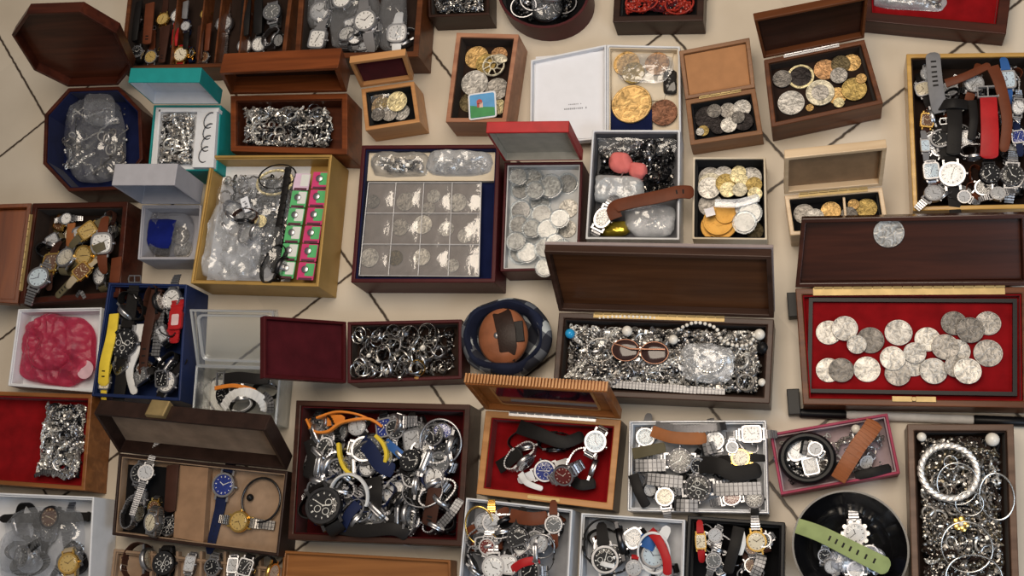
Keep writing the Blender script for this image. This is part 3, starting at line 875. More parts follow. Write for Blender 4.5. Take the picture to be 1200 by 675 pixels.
# ---------------------------------------------------------------- labels of piled things
def finish_labels():
    """name the place of each unlabelled piled thing by the box it lies in"""
    groups = {}
    for o, px in LABELS:
        if o.get('label'): continue
        B = BOXES[o['_b']]
        P = o.matrix_world.translation if o.parent is None else o.matrix_basis.translation
        inv = Matrix.Rotation(-B.rz, 3, 'Z'); q = inv @ (P - Vector((B.c.x, B.c.y, P.z)))
        xs = [p.x for p in B.po]; ys = [p.y for p in B.po]
        u = (q.x - min(xs)) / (max(xs) - min(xs)); v = (q.y - min(ys)) / (max(ys) - min(ys))
        if B.wmax: v = (v - B.wmax) / (1 - B.wmax)      # boxes that run on past the picture's lower edge
        cx = 'left' if u < .36 else 'right' if u > .64 else ''; cy = 'upper' if v > .64 else 'lower' if v < .36 else ''
        pos = (cy + '-' + cx) if (cx and cy) else (cy + '-middle' if cy else (cx + '-side' if cx else 'centre'))
        d = o['_d']; del o['_d']; del o['_b']
        groups.setdefault((d, pos, B.name), []).append((q.x, o))
    for (d, pos, b), L in groups.items():
        L.sort(key=lambda t: t[0]); n = len(L)
        for i, (_, o) in enumerate(L):
            ex = '' if n == 1 else (', leftmost' if i == 0 else ', rightmost' if i == n - 1 else ', ' + ['second', 'third', 'fourth', 'fifth', 'sixth', 'seventh', 'eighth', 'ninth', 'tenth'][min(i, 9) - 1] + '-from-left')
            o['label'] = '%s, %s of %s%s' % (d, pos, b, ex)
Box.wmax = None
HEAP = [H_SIL, H_MID, M_STEEL, M_DKMETAL, H_SIL, H_MID]
TOP, RIGHT, BOT, LEFT = 2, 1, 0, 3
SILVERS = [M_SIL, M_TARN, M_STEEL, M_DKMETAL, M_SIL, M_TARN]

# ================= octagonal box, top left
B = box('oct', 'octagonal_box', 'octagonal dark wooden box lined in navy velvet holding bagged silver', 'box',
        [(80, 103), (139, 101), (165, 128), (167, 186), (139, 222), (80, 224), (50, 192), (52, 134)], .062, .006, .045, W_MAHOG, V_NAVY, 'octagonal box')
lid(B, 6, (118, 33), (52, 19), .02, .005, W_MAHOG, wood('lid_mahogany_panel', (.030, .008, .004), (.085, .022, .010)), theta=104, Ls=.95)
jumble('silver_scraps', 'tangle of silver trinkets under the clear bag in the octagonal box', B, [(70, 125), (150, 125), (150, 205), (70, 208)], B.fz + .002, B.fz + .02, HEAP, 26, 30, 14, 20, 5)
bag('plastic_bag', 'large clear plastic bag of silver pieces in the octagonal box', [(76, 112), (145, 116), (150, 212), (78, 216)], B.fz + .012, .022, FILM, 1, amp=.009)
bag('plastic_bag', 'small folded clear bag with printed band on the octagonal box rim', [(98, 108), (136, 110), (134, 150), (98, 146)], B.fz + .036, .006, FILM, 2, amp=.005)

# ================= wooden watch case with compartments
B = box('wb', 'watch_case', 'wooden watch case divided into upright compartments at the top edge', 'box', [(153, -34), (346, -34), (333, 76), (140, 82)], .05, .007, .036, W_BROWN, V_DARK, 'compartment case')
for k, x in enumerate((.305, .47, .575, .715)):
    xs0 = B.po[0].lerp(B.po[1], x); xs1 = B.po[3].lerp(B.po[2], x); m_ = (xs0 + xs1) / 2; L = (xs1 - xs0).length - .016
    link('divider', MB().box((0, 0, 0), (.003, L, .03)).mesh('divider', W_BROWN), B.o, M=Matrix.Translation((m_.x, m_.y, .030)) @ Matrix.Rotation(math.atan2(xs1.y - xs0.y, xs1.x - xs0.x) - PI / 2, 4, 'Z'), bevel=.0006)
B.wmax = 0
T0 = (.05, .02)
for a in [(160, 60, 7, 'k', 's', 'Lk', 95, 'loop'), (158, 22, 7, 's', 's', 'Lk', 85, 'loop'), (176, 66, 8, 'g', 's', 'Lb', 92, 'flat'), (190, 22, 8, 'g', 'g', 'Ld', -88, 'flat'),
          (207, 18, 8, 'w', 's', 'Lr', -92, 'flat'), (217, 30, 6, 's', 's', 'Ln', 92, 'loop'), (211, 63, 9, 'c', 'g', 'Lr', 84, 'loop'), (222, 62, 6, 'k', 'g', 'Ln', 92, 'loop'), (241, 16, 7, 'g', 'g', 'Ld', -90, 'flat'),
          (238, 66, 7, 'n', 's', 'Lb', 90, 'loop'), (286, 53, 9, 'w', 's', 'Lk', 88, 'flat'), (303, 51, 9.5, 'w', 's', 'Lk', 92, 'flat')]:
    watch(B, *a, tilt=T0, free=True, z=B.fz + .004)
watch(B, 262, 27, 10.5, 's', 's', 'Ms', -88, 'flat', label='round silver watch on steel bracelet alone in its narrow compartment', tilt=T0, free=True, z=B.fz + .006, chrono=True)
watch(B, 318, 13, 11, 'y', 's', 'Ms', -85, 'loop', label='large grey dial watch in the corner compartment beside white dials', tilt=T0)
watch(B, 321, 46, 8, 's', 's', 'Ms', 60, 'ring', side=True, label='steel bracelet watch curled on its side in the corner compartment')

for (x0, y0, x1, y1, w_, cd, lb, mt) in [(163, 2, 157, 48, .012, 'Lk', 'black strap standing in the first compartment by the outer wall', 0), (176, 4, 172, 52, .017, 'Lb', 'wide brown strap in the first compartment of the watch case', 2), (196, 30, 189, 74, .013, 'Ld', 'dark brown strap below the gold dial watch in second compartment', 2),
        (218, 2, 216, 22, .010, 'Lg', 'grey strap end at far side of the third compartment', 0), (206, 34, 204, 54, .011, 'Lr', 'short red strap in the third compartment of the watch case', 0), (219, 38, 217, 58, .010, 'Lk', 'black ribbed strap beside the short red strap', 0), (236, 30, 233, 70, .012, 'Ld', 'dark brown strap in the fourth compartment of the watch case', 2),
        (245, 28, 242, 60, .009, 'Lb', 'narrow brown strap in the fourth compartment of the watch case', 0), (289, 0, 286, 42, .017, 'Lk', 'wide black strap above the left white dial in last compartment', 0), (303, 0, 302, 40, .015, 'Lk', 'black strap above the right white dial in last compartment', 2)]:
    band('watch_strap', lb, [(x0, y0, .036), ((x0 + x1) / 2, (y0 + y1) / 2, .042), (x1, y1, .038)], w_, cd, taper=.05, holes=mt, group='straps in the compartment case')
# ================= wooden box with bagged watches
B = box('bagbox', 'wooden_box', 'open wooden box full of bagged white dial watches at the top edge', 'box', [(352, -34), (498, -34), (490, 66), (345, 69)], .06, .009, .03, W_BROWN, V_DARK, 'bagged watch box')
C_SQ = plain('white_tray', (.6, .62, .66), .5)
fill_watches(B, 8, (8, 11), 'ws', ('Ms', 'Lg', 'Ms'), 11, [(362, 0), (470, 0), (470, 52), (362, 52)])
watch(B, 371, 45, 12, 'w', 's', 'Lg', 80, 'stub', 'square', label='square white dial watch at the near corner of bagged watch box', tilt=(0, 0), z=B.zr - .012)
watch(B, 427, 23, 14, 'w', 's', 'Lg', 100, 'stub', label='round white dial watch, biggest among the bagged watches', tilt=(0, 0), z=B.zr - .008)
watch(B, 400, -2, 12, 'w', 's', 'Ms', 10, 'stub', label='round white dial watch cut by the picture top among bagged ones', tilt=(0, 0), z=B.zr - .012)
watch(B, 424, 47, 13, 's', 's', 'Ms', 80, 'stub', label='silver dial watch below the biggest white one in clear bags', tilt=(0, 0), z=B.zr - .018)
watch(B, 464, 38, 12, 'w', 's', 'Lw', 88, 'stub', 'cushion', label='cushion shaped white watch by the side wall in a clear bag', tilt=(0, .1), z=B.zr - .016)
watch(B, 374, 12, 12, 's', 's', 'Ms', 90, 'stub', label='silver watch above the square white one in bagged watch box', tilt=(.1, 0), z=B.zr - .018)
bag('plastic_bag', 'clear zip bag over the round white watches in the wooden box', [(388, -8), (448, -6), (446, 62), (386, 60)], B.zr - .012, .012, FILM, 3, amp=.006)
bag('plastic_bag', 'clear pointed bag on the side wall half of the bagged watches', [(446, -10), (478, -10), (476, 58), (442, 60)], B.zr - .014, .014, FILM, 4, amp=.006)
bag('plastic_bag', 'clear bag over the grey watch in the bagged watch box corner', [(360, -10), (392, -10), (388, 34), (360, 36)], B.zr - .014, .012, FILM, 5, amp=.006)

# ================= small dark box of chains, top
B = box('dk', 'trinket_box', 'small dark wooden box of grey chains cut by the top edge', 'box', [(500, -30), (573, -30), (573, 17), (502, 20)], .045, .004, .02, W_DARK, V_DARK, 'dark chain box')
jumble('chain_tangle', 'tangled grey silver chains in the small dark box at top', B, [(505, -26), (568, -26), (568, 13), (506, 15)], B.fz + .002, B.zr - .001, [M_SIL, M_TARN, M_STEEL, M_DKMETAL], 70, 50, 20, 30, 21)

# ================= round leather box, top
c0 = (637, -10)
B = box('round', 'round_box', 'round dark red leather box of dark bangles cut by top edge', 'box', [(c0[0] + 54 * math.cos(2 * PI * k / 36), c0[1] + 43 * math.sin(2 * PI * k / 36)) for k in range(36)], .042, .004, .028, C_DKRED, V_BLACK, 'round leather box')
jumble('silver_scraps', 'heap of dark silver pieces in the round leather box', B, [(600, -36), (672, -36), (668, 22), (606, 22)], B.fz + .002, B.zr - .004, [M_DKMETAL, M_STEEL, M_TARN, M_DKMETAL], 40, 40, 30, 40, 22, wire=.001)
for i, (x, y, r, t) in enumerate([(614, 8, 15, .2), (642, 14, 17, -.25), (628, -2, 18, .15), (662, 4, 14, .3), (648, -8, 16, -.3)]):
    hoop('bangle', None, x, y, r, r * .85, B.zr - .003 + .0015 * i, .0022, (M_STEEL, M_DKMETAL)[i % 2], tiltx=t, fz=1.5)
    LABELS[-1][0]['_d'] = ('steel', 'dark metal')[i % 2] + ' bangle'; LABELS[-1][0]['_b'] = 'round'; LABELS[-1][0]['group'] = 'bangles in the round leather box'
bag('plastic_bag', 'small clear bag among the bangles in the round leather box', [(622, -14), (660, -12), (656, 26), (624, 24)], B.zr - .004, .010, FILM, 6, amp=.005)

# ================= dark box of red coral
B = box('coral', 'trinket_box', 'dark brown box of red coral beads cut by the top edge', 'box', [(721, -30), (826, -30), (824, 24), (718, 26)], .042, .010, .016, W_DARK, V_BLACK, 'coral bead box')
CORAL = plain('coral', (.30, .025, .015), .35, coat=.3, var=.4, vs=300)
jumble('bead_strings', 'tangled red coral bead strings in the dark brown box', B, [(730, -24), (816, -24), (815, 15), (729, 17)], B.fz + .002, B.zr - .001, [CORAL, CORAL, CORAL, V_MAROON, M_DKMETAL, CORAL, CORAL], 60, 260, 12, 60, 23, bead_r=(.002, .0038), wire=.0012)
hoop('bead_necklace', 'coral bead necklace looped at the right end of coral box', 796, 4, 17, 14, B.zr, .0016, CORAL, 'necklace')
hoop('bead_necklace', 'coral bead necklace looped at the left end of coral box', 752, 2, 19, 13, B.zr, .0016, CORAL, 'necklace')

# ================= brown box of coins, upper right
B = box('gcoin', 'coin_box', 'brown wooden box of two-tone coins with its dark lid raised', 'box', [(895, 70), (1013, 46), (1035, 121), (904, 149)], .052, .0065, .022, W_BROWN, V_DARK, 'two-tone coin box')
lid(B, TOP, (1009, -8), (888, 13), .014, .004, W_BROWN, W_DARK)
hinge_bar(B, TOP, .25, .8, M_STEEL, .004)
for a in [(937, 83, 17, 'pale', 'black'), (966, 78, 14, 'orange', None), (1002, 70, 12, 'gold', None), (985, 74, 12, 'bronze', None), (916, 92, 12, 'dull', None), (983, 88, 11, 'worn', None), (981, 112, 12, 'gold', None), (1001, 104, 16, 'brass', None), (961, 108, 18, 'cream', 'worn'), (927, 120, 17, 'silver', None), (949, 126, 5, 'gold', None), (983, 120, 7, 'pale', None), (1016, 90, 7, 'gold', None)]:
    coin(B, a[0], a[1], a[2] * .97, a[3], core=a[4])

# ================= dark box with red lining, top right
B = box('tr', 'display_box', 'long dark wooden display box with red lining at top right', 'box', [(1008, -34), (1188, -30), (1179, 40), (1010, 24)], .035, .014, .014, W_MAHOG, V_RED, 'dark display box')
bag('plastic_bag', 'clear bag with silver contents on the red lining of display box', [(1008, -16), (1108, -14), (1110, 16), (1014, 8)], B.zr - .012, .016, FILMT, 8, amp=.007)
jumble('silver_scraps', 'silver trinkets beneath the bag on red lined display box', B, [(1020, -18), (1105, -14), (1104, 10), (1022, 2)], B.fz + .002, B.fz + .01, HEAP, 16, 20, 6, 12, 24)

# ================= teal ring box
B = box('teal', 'jewellery_box', 'teal jewellery box with white inner tray and raised teal lid', 'box', [(180, 123), (259, 123), (254, 200), (173, 200)], .06, .0028, .004, C_TEAL, C_WHITE, 'teal box')
B.z0 = 0
lid(B, TOP, (226, 78), (144, 83), .024, .0025, C_TEAL, C_WHITE, inner=C_WHITE)
# white insert
def tbox(name, B, px0, px1, px2, px3, z0, z1, mat, parent=None, bevel=.0006):
    P = [at(x, y, z1) for x, y in (px3, px2, px1, px0)]; c = sum(P, Vector()) / 4
    inv = (Matrix.Translation((B.c.x, B.c.y, B.z0)) @ Matrix.Rotation(B.rz, 4, 'Z')).inverted()
    return link(name, MB().prism([(inv @ p).xy for p in P], z0 - B.z0, z1 - B.z0).mesh(name, mat), parent or B.o, bevel=bevel)
def wallbar(name, B, a, b, w, z0, z1, mat):
    A, C = at(*a, z1), at(*b, z1); d = (C - A).normalized(); s = Vector((-d.y, d.x, 0)) * w / 2
    inv = (Matrix.Translation((B.c.x, B.c.y, B.z0)) @ Matrix.Rotation(B.rz, 4, 'Z')).inverted()
    return link(name, MB().prism([(inv @ p).xy for p in (A - s, C - s, C + s, A + s)], z0 - B.z0, z1 - B.z0).mesh(name, mat), B.o, bevel=.0004)
wallbar('tray_wall', B, (187, 128), (182, 196), .004, .056, .068, C_WHITE)
wallbar('tray_wall', B, (186, 129), (256, 129), .006, .056, .068, C_WHITE)
tbox('ring_pad', B, (231, 131), (254, 131), (250, 196), (225, 196), .0565, .068, C_WHITE)
B.zr = .068; B.base = .0575
jumble('silver_scraps', 'tarnished silver pieces filling the tray of the teal box', B, [(191, 134), (229, 134), (223, 194), (185, 194)], .058, .071, HEAP, 40, 60, 30, 40, 25, wire=.0009)
for i, (x, y) in enumerate([(246, 141), (245, 154), (243, 168), (240, 181)]):
    hoop('hoop_earring', '%s silver hoop earring on the white pad of teal box' % ('topmost', 'second from top', 'third from top', 'lowest')[i], x, y, 9, 6, .069, .0009, M_DKMETAL, 'earring', group='hoop earrings on the white pad', arc=.62, rot=1.2, tiltx=.25)

# ================= grey box with lid
B = box('grey', 'gift_box', 'grey cardboard gift box with raised lid and blue pouch inside', 'box', [(166, 240), (236, 240), (232, 304), (161, 304)], .055, .003, .04, C_GREY, C_GREY, 'grey gift box')
lid(B, TOP, (199, 192), (130, 192), .034, .0028, C_GREY, C_GREY)
B.zr = .05
bag('plastic_bag', 'clear bag with a few silver coins in the grey gift box', [(176, 248), (228, 248), (226, 300), (172, 300)], B.fz + .008, .024, FILM, 9, amp=.008)
for a in [(214, 292, 11, 'silver'), (190, 296, 9, 'dull'), (211, 276, 10, 'worn')]: coin(B, *a)
bag('jewellery_pouch', 'royal blue velvet pouch in the grey gift box', [(172, 256), (208, 257), (198, 292), (166, 288)], B.zr - .012, .010, V_BLUE, 10, cat='pouch', amp=.001, round_=.04)

# ================= big jewellery box with orange-brown lid
B = box('jb', 'jewellery_box', 'red-brown wooden jewellery box of silver odds with wide open lid', 'box', [(270, 112), (407, 109), (407, 181), (270, 177)], .06, .009, .03, W_BROWN, wood('redbrown_lining', (.03, .008, .004), (.09, .024, .010)), 'red-brown box')
W_RB = wood('redbrown_wood', (.065, .016, .005), (.20, .052, .014))
B.body.data.materials[0] = W_RB; B.body.data.materials[1] = W_RB
lid(B, TOP, (402, 57), (240, 63), .034, .007, W_RB, W_DARK)
jumble('silver_scraps', 'heap of silver clasps and links in red-brown jewellery box', B, [(283, 119), (389, 119), (388, 175), (281, 175)], B.fz + .002, B.zr - .008, HEAP, 80, 110, 70, 90, 26, wire=.0009)
rr = random.Random(4)
for k in range(16):
    x, y = inquad(rr, [(290, 126), (382, 126), (382, 168), (288, 168)]); finger_ring(B, x, y, rr.uniform(6, 8.5), rr.choice([M_SIL, M_TARN, M_STEEL]), group='rings in the red-brown jewellery box', wide=.34)

# ================= small light box with gold coins
B = box('lw', 'coin_box', 'small light wooden box of gold coins with maroon lined lid', 'box', [(423, 104), (485, 95), (492, 143), (428, 153)], .045, .0065, .02, W_LIGHT, V_BLACK, 'small light box')
lid(B, TOP, (471, 54), (402, 71), .012, .006, W_LIGHT, V_MAROON)
for a in [(439, 118, 11, 'gold'), (448, 123, 9, 'brass'), (470, 131, 10, 'silver'), (456, 133, 9, 'worn'), (438, 135, 8, 'dull'), (465, 112, 12, 'pale')]: coin(B, a[0], a[1], a[2], a[3])
bag('plastic_bag', 'tiny clear bag over gold pieces in the small light box', [(432, 106), (460, 103), (462, 132), (434, 136)], B.zr - .014, .006, FILM, 12, amp=.004)

# ================= tall pinkish box
B = box('pk', 'coin_box', 'tall pinkish wooden box holding coins and a picture card', 'box', [(535, 38), (608, 40), (593, 143), (522, 143)], .055, .007, .028, W_PINK, V_DARK, 'tall pinkish box')
B.body.data.materials[0] = W_PINK
for a in [(582, 104, 14, 'worn'), (554, 66, 14, 'gold'), (545, 120, 12, 'bronze'), (585, 62, 10, 'orange'), (583, 125, 10, 'pale'), (552, 97, 16, 'silver'), (569, 74, 12, 'brass')]: coin(B, *a)
# pierced medallion
P = place(B, 578, 76, .016, .004); mb = MB().torus(.0165, .0016, 40, 6); mb.torus(.006, .0012, 20, 6)
for k in range(8):
    a = k * PI / 4; mb.tube([(.006 * math.cos(a), .006 * math.sin(a), 0), (.016 * math.cos(a + .25), .016 * math.sin(a + .25), 0)], .0011, 5)
M_CREAM = COINS['cream'][0]
o = link('medallion', mb.mesh('medallion', M_CREAM, True), loc=P + Vector((0, 0, .002))); tag(o, 'cream openwork medallion with spokes in the tall pinkish box', 'medallion')
P = place(B, 586, 68, .008, .002); o = link('pendant', MB().lathe([(.011, 0), (.0115, .001), (.009, .0022), (.003, .0026)], 30, sx=1, sy=.62).mesh('pendant', M_CREAM, True), loc=P); o.rotation_euler = (0, 0, -.4); tag(o, 'cream oval pendant overlapping the openwork medallion', 'pendant')
# picture card
A = [at(x, y, B.zr + .002) for x, y in ((547, 112), (579, 107), (584, 136), (552, 141))]; c = sum(A, Vector()) / 4
e = (A[1] - A[0]); rz = math.atan2(e.y, e.x); sx = e.length / 2; sy = (A[0] - A[3]).length / 2
card = empty('picture_card', c, rz); card.rotation_euler = (.05, .03, rz)
def rrect(a, b, r, n=5, cx=0, cy=0):
    out = []
    for (x, y, a0) in ((a - r, -b + r, -PI / 2), (a - r, b - r, 0), (-a + r, b - r, PI / 2), (-a + r, -b + r, PI)):
        for k in range(n + 1): t = a0 + PI / 2 * k / n; out.append((cx + x + r * math.cos(t), cy + y + r * math.sin(t)))
    return out
link('card', MB().prism(rrect(sx, sy, .004), 0, .0012).mesh('card', PAPER), card)
CG = plain('print_green', (.05, .26, .09), .35); CB_ = plain('print_blue', (.10, .32, .62), .35); CR_ = plain('print_red', (.45, .08, .07), .35); CSk = plain('print_pink', (.7, .5, .45), .4)
pm = MB().prism(rrect(sx - .0022, sy - .0022, .003), .0011, .0014, 0).prism([(-sx + .0026, -sy + .0026), (sx - .0026, -sy + .0026), (sx - .0026, -sy * .25), (0, -sy * .1), (-sx + .0026, sy * .1)], .0013, .0016, 1)
pm.lathe([(.0045, .0014), (.0045, .0019)], 12, 2, Matrix.Translation((-.004, .006, 0))).box((-.002, .001, .0017), (.006, .008, .0004), 3).box((-.006, .001, .0017), (.004, .007, .0004), 2)
link('print', pm.mesh('print', [CB_, CG, CR_, CSk]), card)
tag(card, 'rounded card with blue and green picture in tall pinkish box', 'card')

# ================= white box: paper lined lid + medals
B = box('wm', 'medal_box', 'white card box of gold medals opened flat with paper in lid', 'box', [(711, 52), (797, 54), (798, 157), (711, 162)], .03, .003, .018, C_WHITE, C_CREAM, 'white medal box')
lid(B, LEFT, (621, 57), (624, 178), .012, .003, C_WHITE, None, theta=178)
LM = B.lidM; W_, L_, d_, t_ = B.lidD
pp = MB().prism(inset([(0, 0), (W_, 0), (W_, L_), (0, L_)], .006), 0, .0006)
pap = link('leaflet', pp.mesh('leaflet', PAPER), B.lid, M=Matrix.Translation((0, 0, d_ - .0018 - .0016)))
ink = MB(); ri = random.Random(5)
INK = plain('ink', (.22, .23, .26), .7)
Pm = at(672, 125, .03)
q = LM.inverted() @ Pm
def glyphs(x0, y0, n, s, dirx, diry):
    for k in range(n):
        if ri.random() < .12: continue
        w = s * ri.uniform(.3, .6)
        ink.box((x0 + dirx * k * s * .75, y0 + diry * k * s * .75, 0), (w if dirx else s * .8, s * .8 if dirx else w, .0003))
# two short printed lines, text runs along the picture's horizontal = lid's local y axis
for (row, n, s, st) in ((q.x, 12, .0036, -.014), (q.x - .007, 9, .0028, -.008)):
    for k in range(n):
        if k == n - 2: continue
        ink.box((row, q.y - st - k * s * .8, 0), (s * ri.uniform(.35, .8), s * .45, .0003))
link('print', ink.mesh('print', INK), pap, M=Matrix.Translation((0, 0, -.0002)))
tbox('navy_pad', B, (713, 128), (764, 128), (764, 152), (713, 160), B.fz + .002, B.fz + .010, V_NAVY)
tbox('cream_insert', B, (713, 60), (790, 60), (778, 118), (713, 118), B.fz + .002, B.fz + .0045, C_CREAM)
B.base = B.fz + .006
coin(B, 734, 74, 16, 'gold', 'gold medal at the far left of the white medal box', what='medal', capsule=False)
coin(B, 770, 73, 15, 'orange', 'orange bronze medal at the far right of the white medal box', what='medal')
coin(B, 742, 85, 14, 'brass', 'brassy gold medal overlapping two others in white medal box', what='medal')
coin(B, 781, 131, 17, 'copper', 'copper medal beside the large gold one in white medal box', what='medal')
coin(B, 740, 121, 24.5, 'gold', 'very large gold medal on navy pad in white medal box', what='medal', z=B.fz + .011, free=True)
bag('plastic_sleeve', 'clear plastic sleeve over the smaller gold medals', [(724, 62), (794, 64), (782, 100), (722, 94)], B.base + .008, .004, FILM, 13, amp=.002, cat='sleeve')
bag('plastic_sleeve', 'dark banknote-like sleeve at the side of white medal box', [(777, 82), (795, 82), (795, 111), (777, 111)], B.base, .006, plain('dark_film', (.02, .018, .016), .15, coat=.6, bs=100, bst=.6), 14, amp=.003, cat='sleeve')

# ================= brown box of dark coins
B = box('dc', 'coin_box', 'brown wooden box of blackened coins with tan lined lid', 'box', [(803, 117), (885, 103), (894, 157), (809, 170)], .038, .007, .016, W_TAN, V_BLACK, 'blackened coin box')
lid(B, TOP, (880, 49), (797, 61), .010, .006, W_TAN, plain('tan_lining', (.36, .17, .07), .6, var=.08))
hinge_bar(B, TOP, .2, .8, M_BRASS, .003)
for a in [(825, 131, 15, 'black'), (842, 148, 10, 'black'), (853, 129, 10, 'worn'), (871, 125, 11, 'silver'), (875, 143, 12, 'black'), (854, 146, 10, 'bright'), (836, 122, 9, 'dull'), (824, 153, 7, 'brass'), (815, 155, 5, 'bright'), (865, 137, 8, 'dull')]: coin(B, *a)

# ================= pale coin box
B = box('oc', 'coin_box', 'square pale card box of mixed coins and gold foil chocolates', 'box', [(812, 184), (897, 184), (899, 281), (811, 280)], .045, .0028, .028, C_CREAM, V_BLACK, 'pale card box')
for a in [(824, 200, 14, 'worn'), (848, 200, 13, 'silver'), (880, 199, 14, 'silver'), (828, 240, 15, 'worn'), (826, 216, 15, 'cream'), (829, 220, 14, 'bright'), (850, 214, 12, 'brass'), (866, 196, 9, 'pale'), (864, 206, 9, 'pale'), (869, 211, 8, 'pale'), (884, 216, 10, 'brass'), (886, 227, 9, 'pale'), (853, 222, 10, 'pale'), (867, 222, 9, 'cream'), (876, 250, 14, 'silver'), (885, 270, 11, 'bronze'), (838, 268, 18, 'foil'), (846, 264, 18, 'foil'), (842, 258, 19, 'foil'), (850, 250, 13, 'foil')]:
    coin(B, *a, label=None)
for a in [(884, 248, 12, 'silver'), (872, 262, 12, 'worn')]: coin(B, *a, capsule=True)
band('plastic_sleeve', 'clear striped sleeve across the middle of square pale coin box', [(838, 238, .048), (865, 238, .050), (890, 231, .049)], .012, 'Lw', cat='sleeve', taper=0)
LABELS[-1][0].children[0].data = LABELS[-1][0].children[0].data.copy(); LABELS[-1][0].children[0].data.materials[0] = FILMT
o = link('stamp', MB().box((0, 0, .001), (.013, .012, .002)).mesh('stamp', plain('grey_tin', (.22, .22, .24), .3, .8)), loc=at(832, 249, B.zr - .001)); o.rotation_euler[2] = .2; o.name = 'metal_tile'; tag(o, 'small square grey metal tile above the gold foil coins', 'tile')

# ================= white box with bags and strap
B = box('wb2', 'card_box', 'white card box of black chains and bagged bits under brown strap', 'box', [(694, 152), (797, 152), (796, 281), (686, 280)], .05, .003, .034, C_WHITE, plain('dark_grey_lining', (.10, .10, .11), .7), 'brown-strap white box')
jumble('chain_tangle', 'tangled black and gunmetal chains in the white card box', B, [(694, 165), (792, 165), (790, 225), (692, 225)], B.fz + .002, B.zr - .012, [M_DKMETAL, M_STEEL, C_BLACK, C_BLACK, M_TARN], 60, 60, 30, 50, 31, wire=.0012)
bag('plastic_bag', 'clear bag along the far wall of white card box', [(697, 156), (795, 156), (793, 184), (698, 184)], B.zr - .022, .014, FILM, 15, amp=.006)
PK = plain('pink_cloth', (.62, .16, .15), .8, bs=300, bst=.4)
bag('cloth_pouch', 'salmon pink cloth pouch in the white card box', [(714, 178), (741, 180), (742, 204), (713, 202)], B.zr - .012, .014, PK, 16, cat='pouch', amp=.003, round_=.3)
bag('cloth_pouch', 'smaller darker pink cloth pouch beside the salmon one', [(736, 190), (760, 192), (757, 211), (737, 210)], B.zr - .014, .012, PK, 17, cat='pouch', amp=.003, round_=.3)
bag('plastic_bag', 'blue-grey tinted plastic bag in the middle of white card box', [(694, 204), (758, 208), (752, 240), (692, 238)], B.zr - .018, .018, clear('bluish_film', (.68, .76, .84), .1, .45, .3, 80, .8), 18, amp=.006)
bag('plastic_bag', 'milky crumpled plastic bag at the near end of white box', [(727, 241), (792, 238), (791, 279), (738, 279)], B.zr - .02, .022, FILMT, 19, amp=.008)
bag('sweet_wrapper', 'crinkled gold wrapper at the near wall of white box', [(696, 262), (738, 258), (737, 277), (698, 277)], B.zr - .025, .010, plain('gold_wrapper', (.5, .38, .05), .25, .7), 20, cat='wrapper', amp=.005)
watch(B, 703, 254, 13.5, 'w', 's', 'Ms', 60, 'stub', 'oval', label='oval white dial watch where the brown strap ends in white box', tilt=(.1, .15), z=B.zr - .014, chrono=True)
band('watch_strap', 'brown leather strap reaching from white box to pale coin box', [(722, 256, .052), (719, 244, .056), (735, 238, .058), (770, 231, .060), (796, 225, .058), (813, 226, .052)], .018, 'Lb', taper=-.05, holes=2)

# ================= red lid box with capsules
B = box('rb', 'coin_box', 'red leatherette box of coins in clear capsules with open lid', 'box', [(591, 190), (683, 189), (678, 316), (586, 318)], .05, .004, .020, C_DKRED, plain('grey_silk', (.52, .53, .54), .55), 'red capsule box')
lid(B, TOP, (661, 141), (564, 145), .016, .004, C_RED, plain('champagne_silk', (.46, .42, .35), .4), inner=plain('champagne_silk', None))
for a in [(604, 222, 11, 'worn'), (624, 208, 12, 'silver'), (664, 214, 12, 'worn'), (632, 236, 12, 'silver'), (603, 246, 12, 'dull'), (645, 219, 14, 'silver'), (607, 262, 11, 'worn'), (634, 250, 12, 'worn'), (625, 270, 11, 'silver'), (665, 268, 12, 'bright'), (666, 244, 13, 'bright'), (641, 268, 12, 'silver'), (608, 294, 14, 'worn'), (643, 296, 12, 'silver'), (617, 295, 12, 'silver')]:
    coin(B, a[0], a[1], a[2] * .9, a[3], capsule=(a[3] != 'bright'))
for (x, y) in ((597, 205), (655, 255), (594, 282), (626, 222), (650, 284), (670, 290)): coin(B, x, y, 9.5, 'silver', capsule=True)
coin(B, 638, 312, 10, 'bright', label='bright coin in capsule perched on the edge by dark wood lid', capsule=True, z=.052, free=True)

# ================= dark red box with coin album page
B = box('al', 'album_box', 'dark red box holding a clear coin album page over navy', 'box', [(424, 170), (586, 169), (580, 331), (411, 331)], .06, .006, .022, C_DKRED, V_NAVY, 'album box')
tbox('cream_slab', B, (432, 176), (582, 176), (581, 212), (429, 212), B.fz + .002, B.fz + .010, C_CREAM)
for i, (q0, s) in enumerate([([(436, 178), (505, 178), (503, 208), (434, 208)], 31), ([(500, 176), (578, 178), (578, 206), (500, 208)], 33)]):
    jumble('silver_scraps', ('silver pieces in the left bag above the coin album page', 'silver pieces in the right bag above the coin album page')[i], B, [(q0[0][0] + 8, 184), (q0[1][0] - 8, 184), (q0[1][0] - 8, 202), (q0[0][0] + 8, 202)], B.fz + .011, B.zr - .002, HEAP, 10, 10, 8, 12, s)
    bag('plastic_bag', ('left clear bag above the coin album page', 'right clear bag above the coin album page')[i], q0, B.fz + .010, .020, FILMT if i else FILM, s, amp=.009)
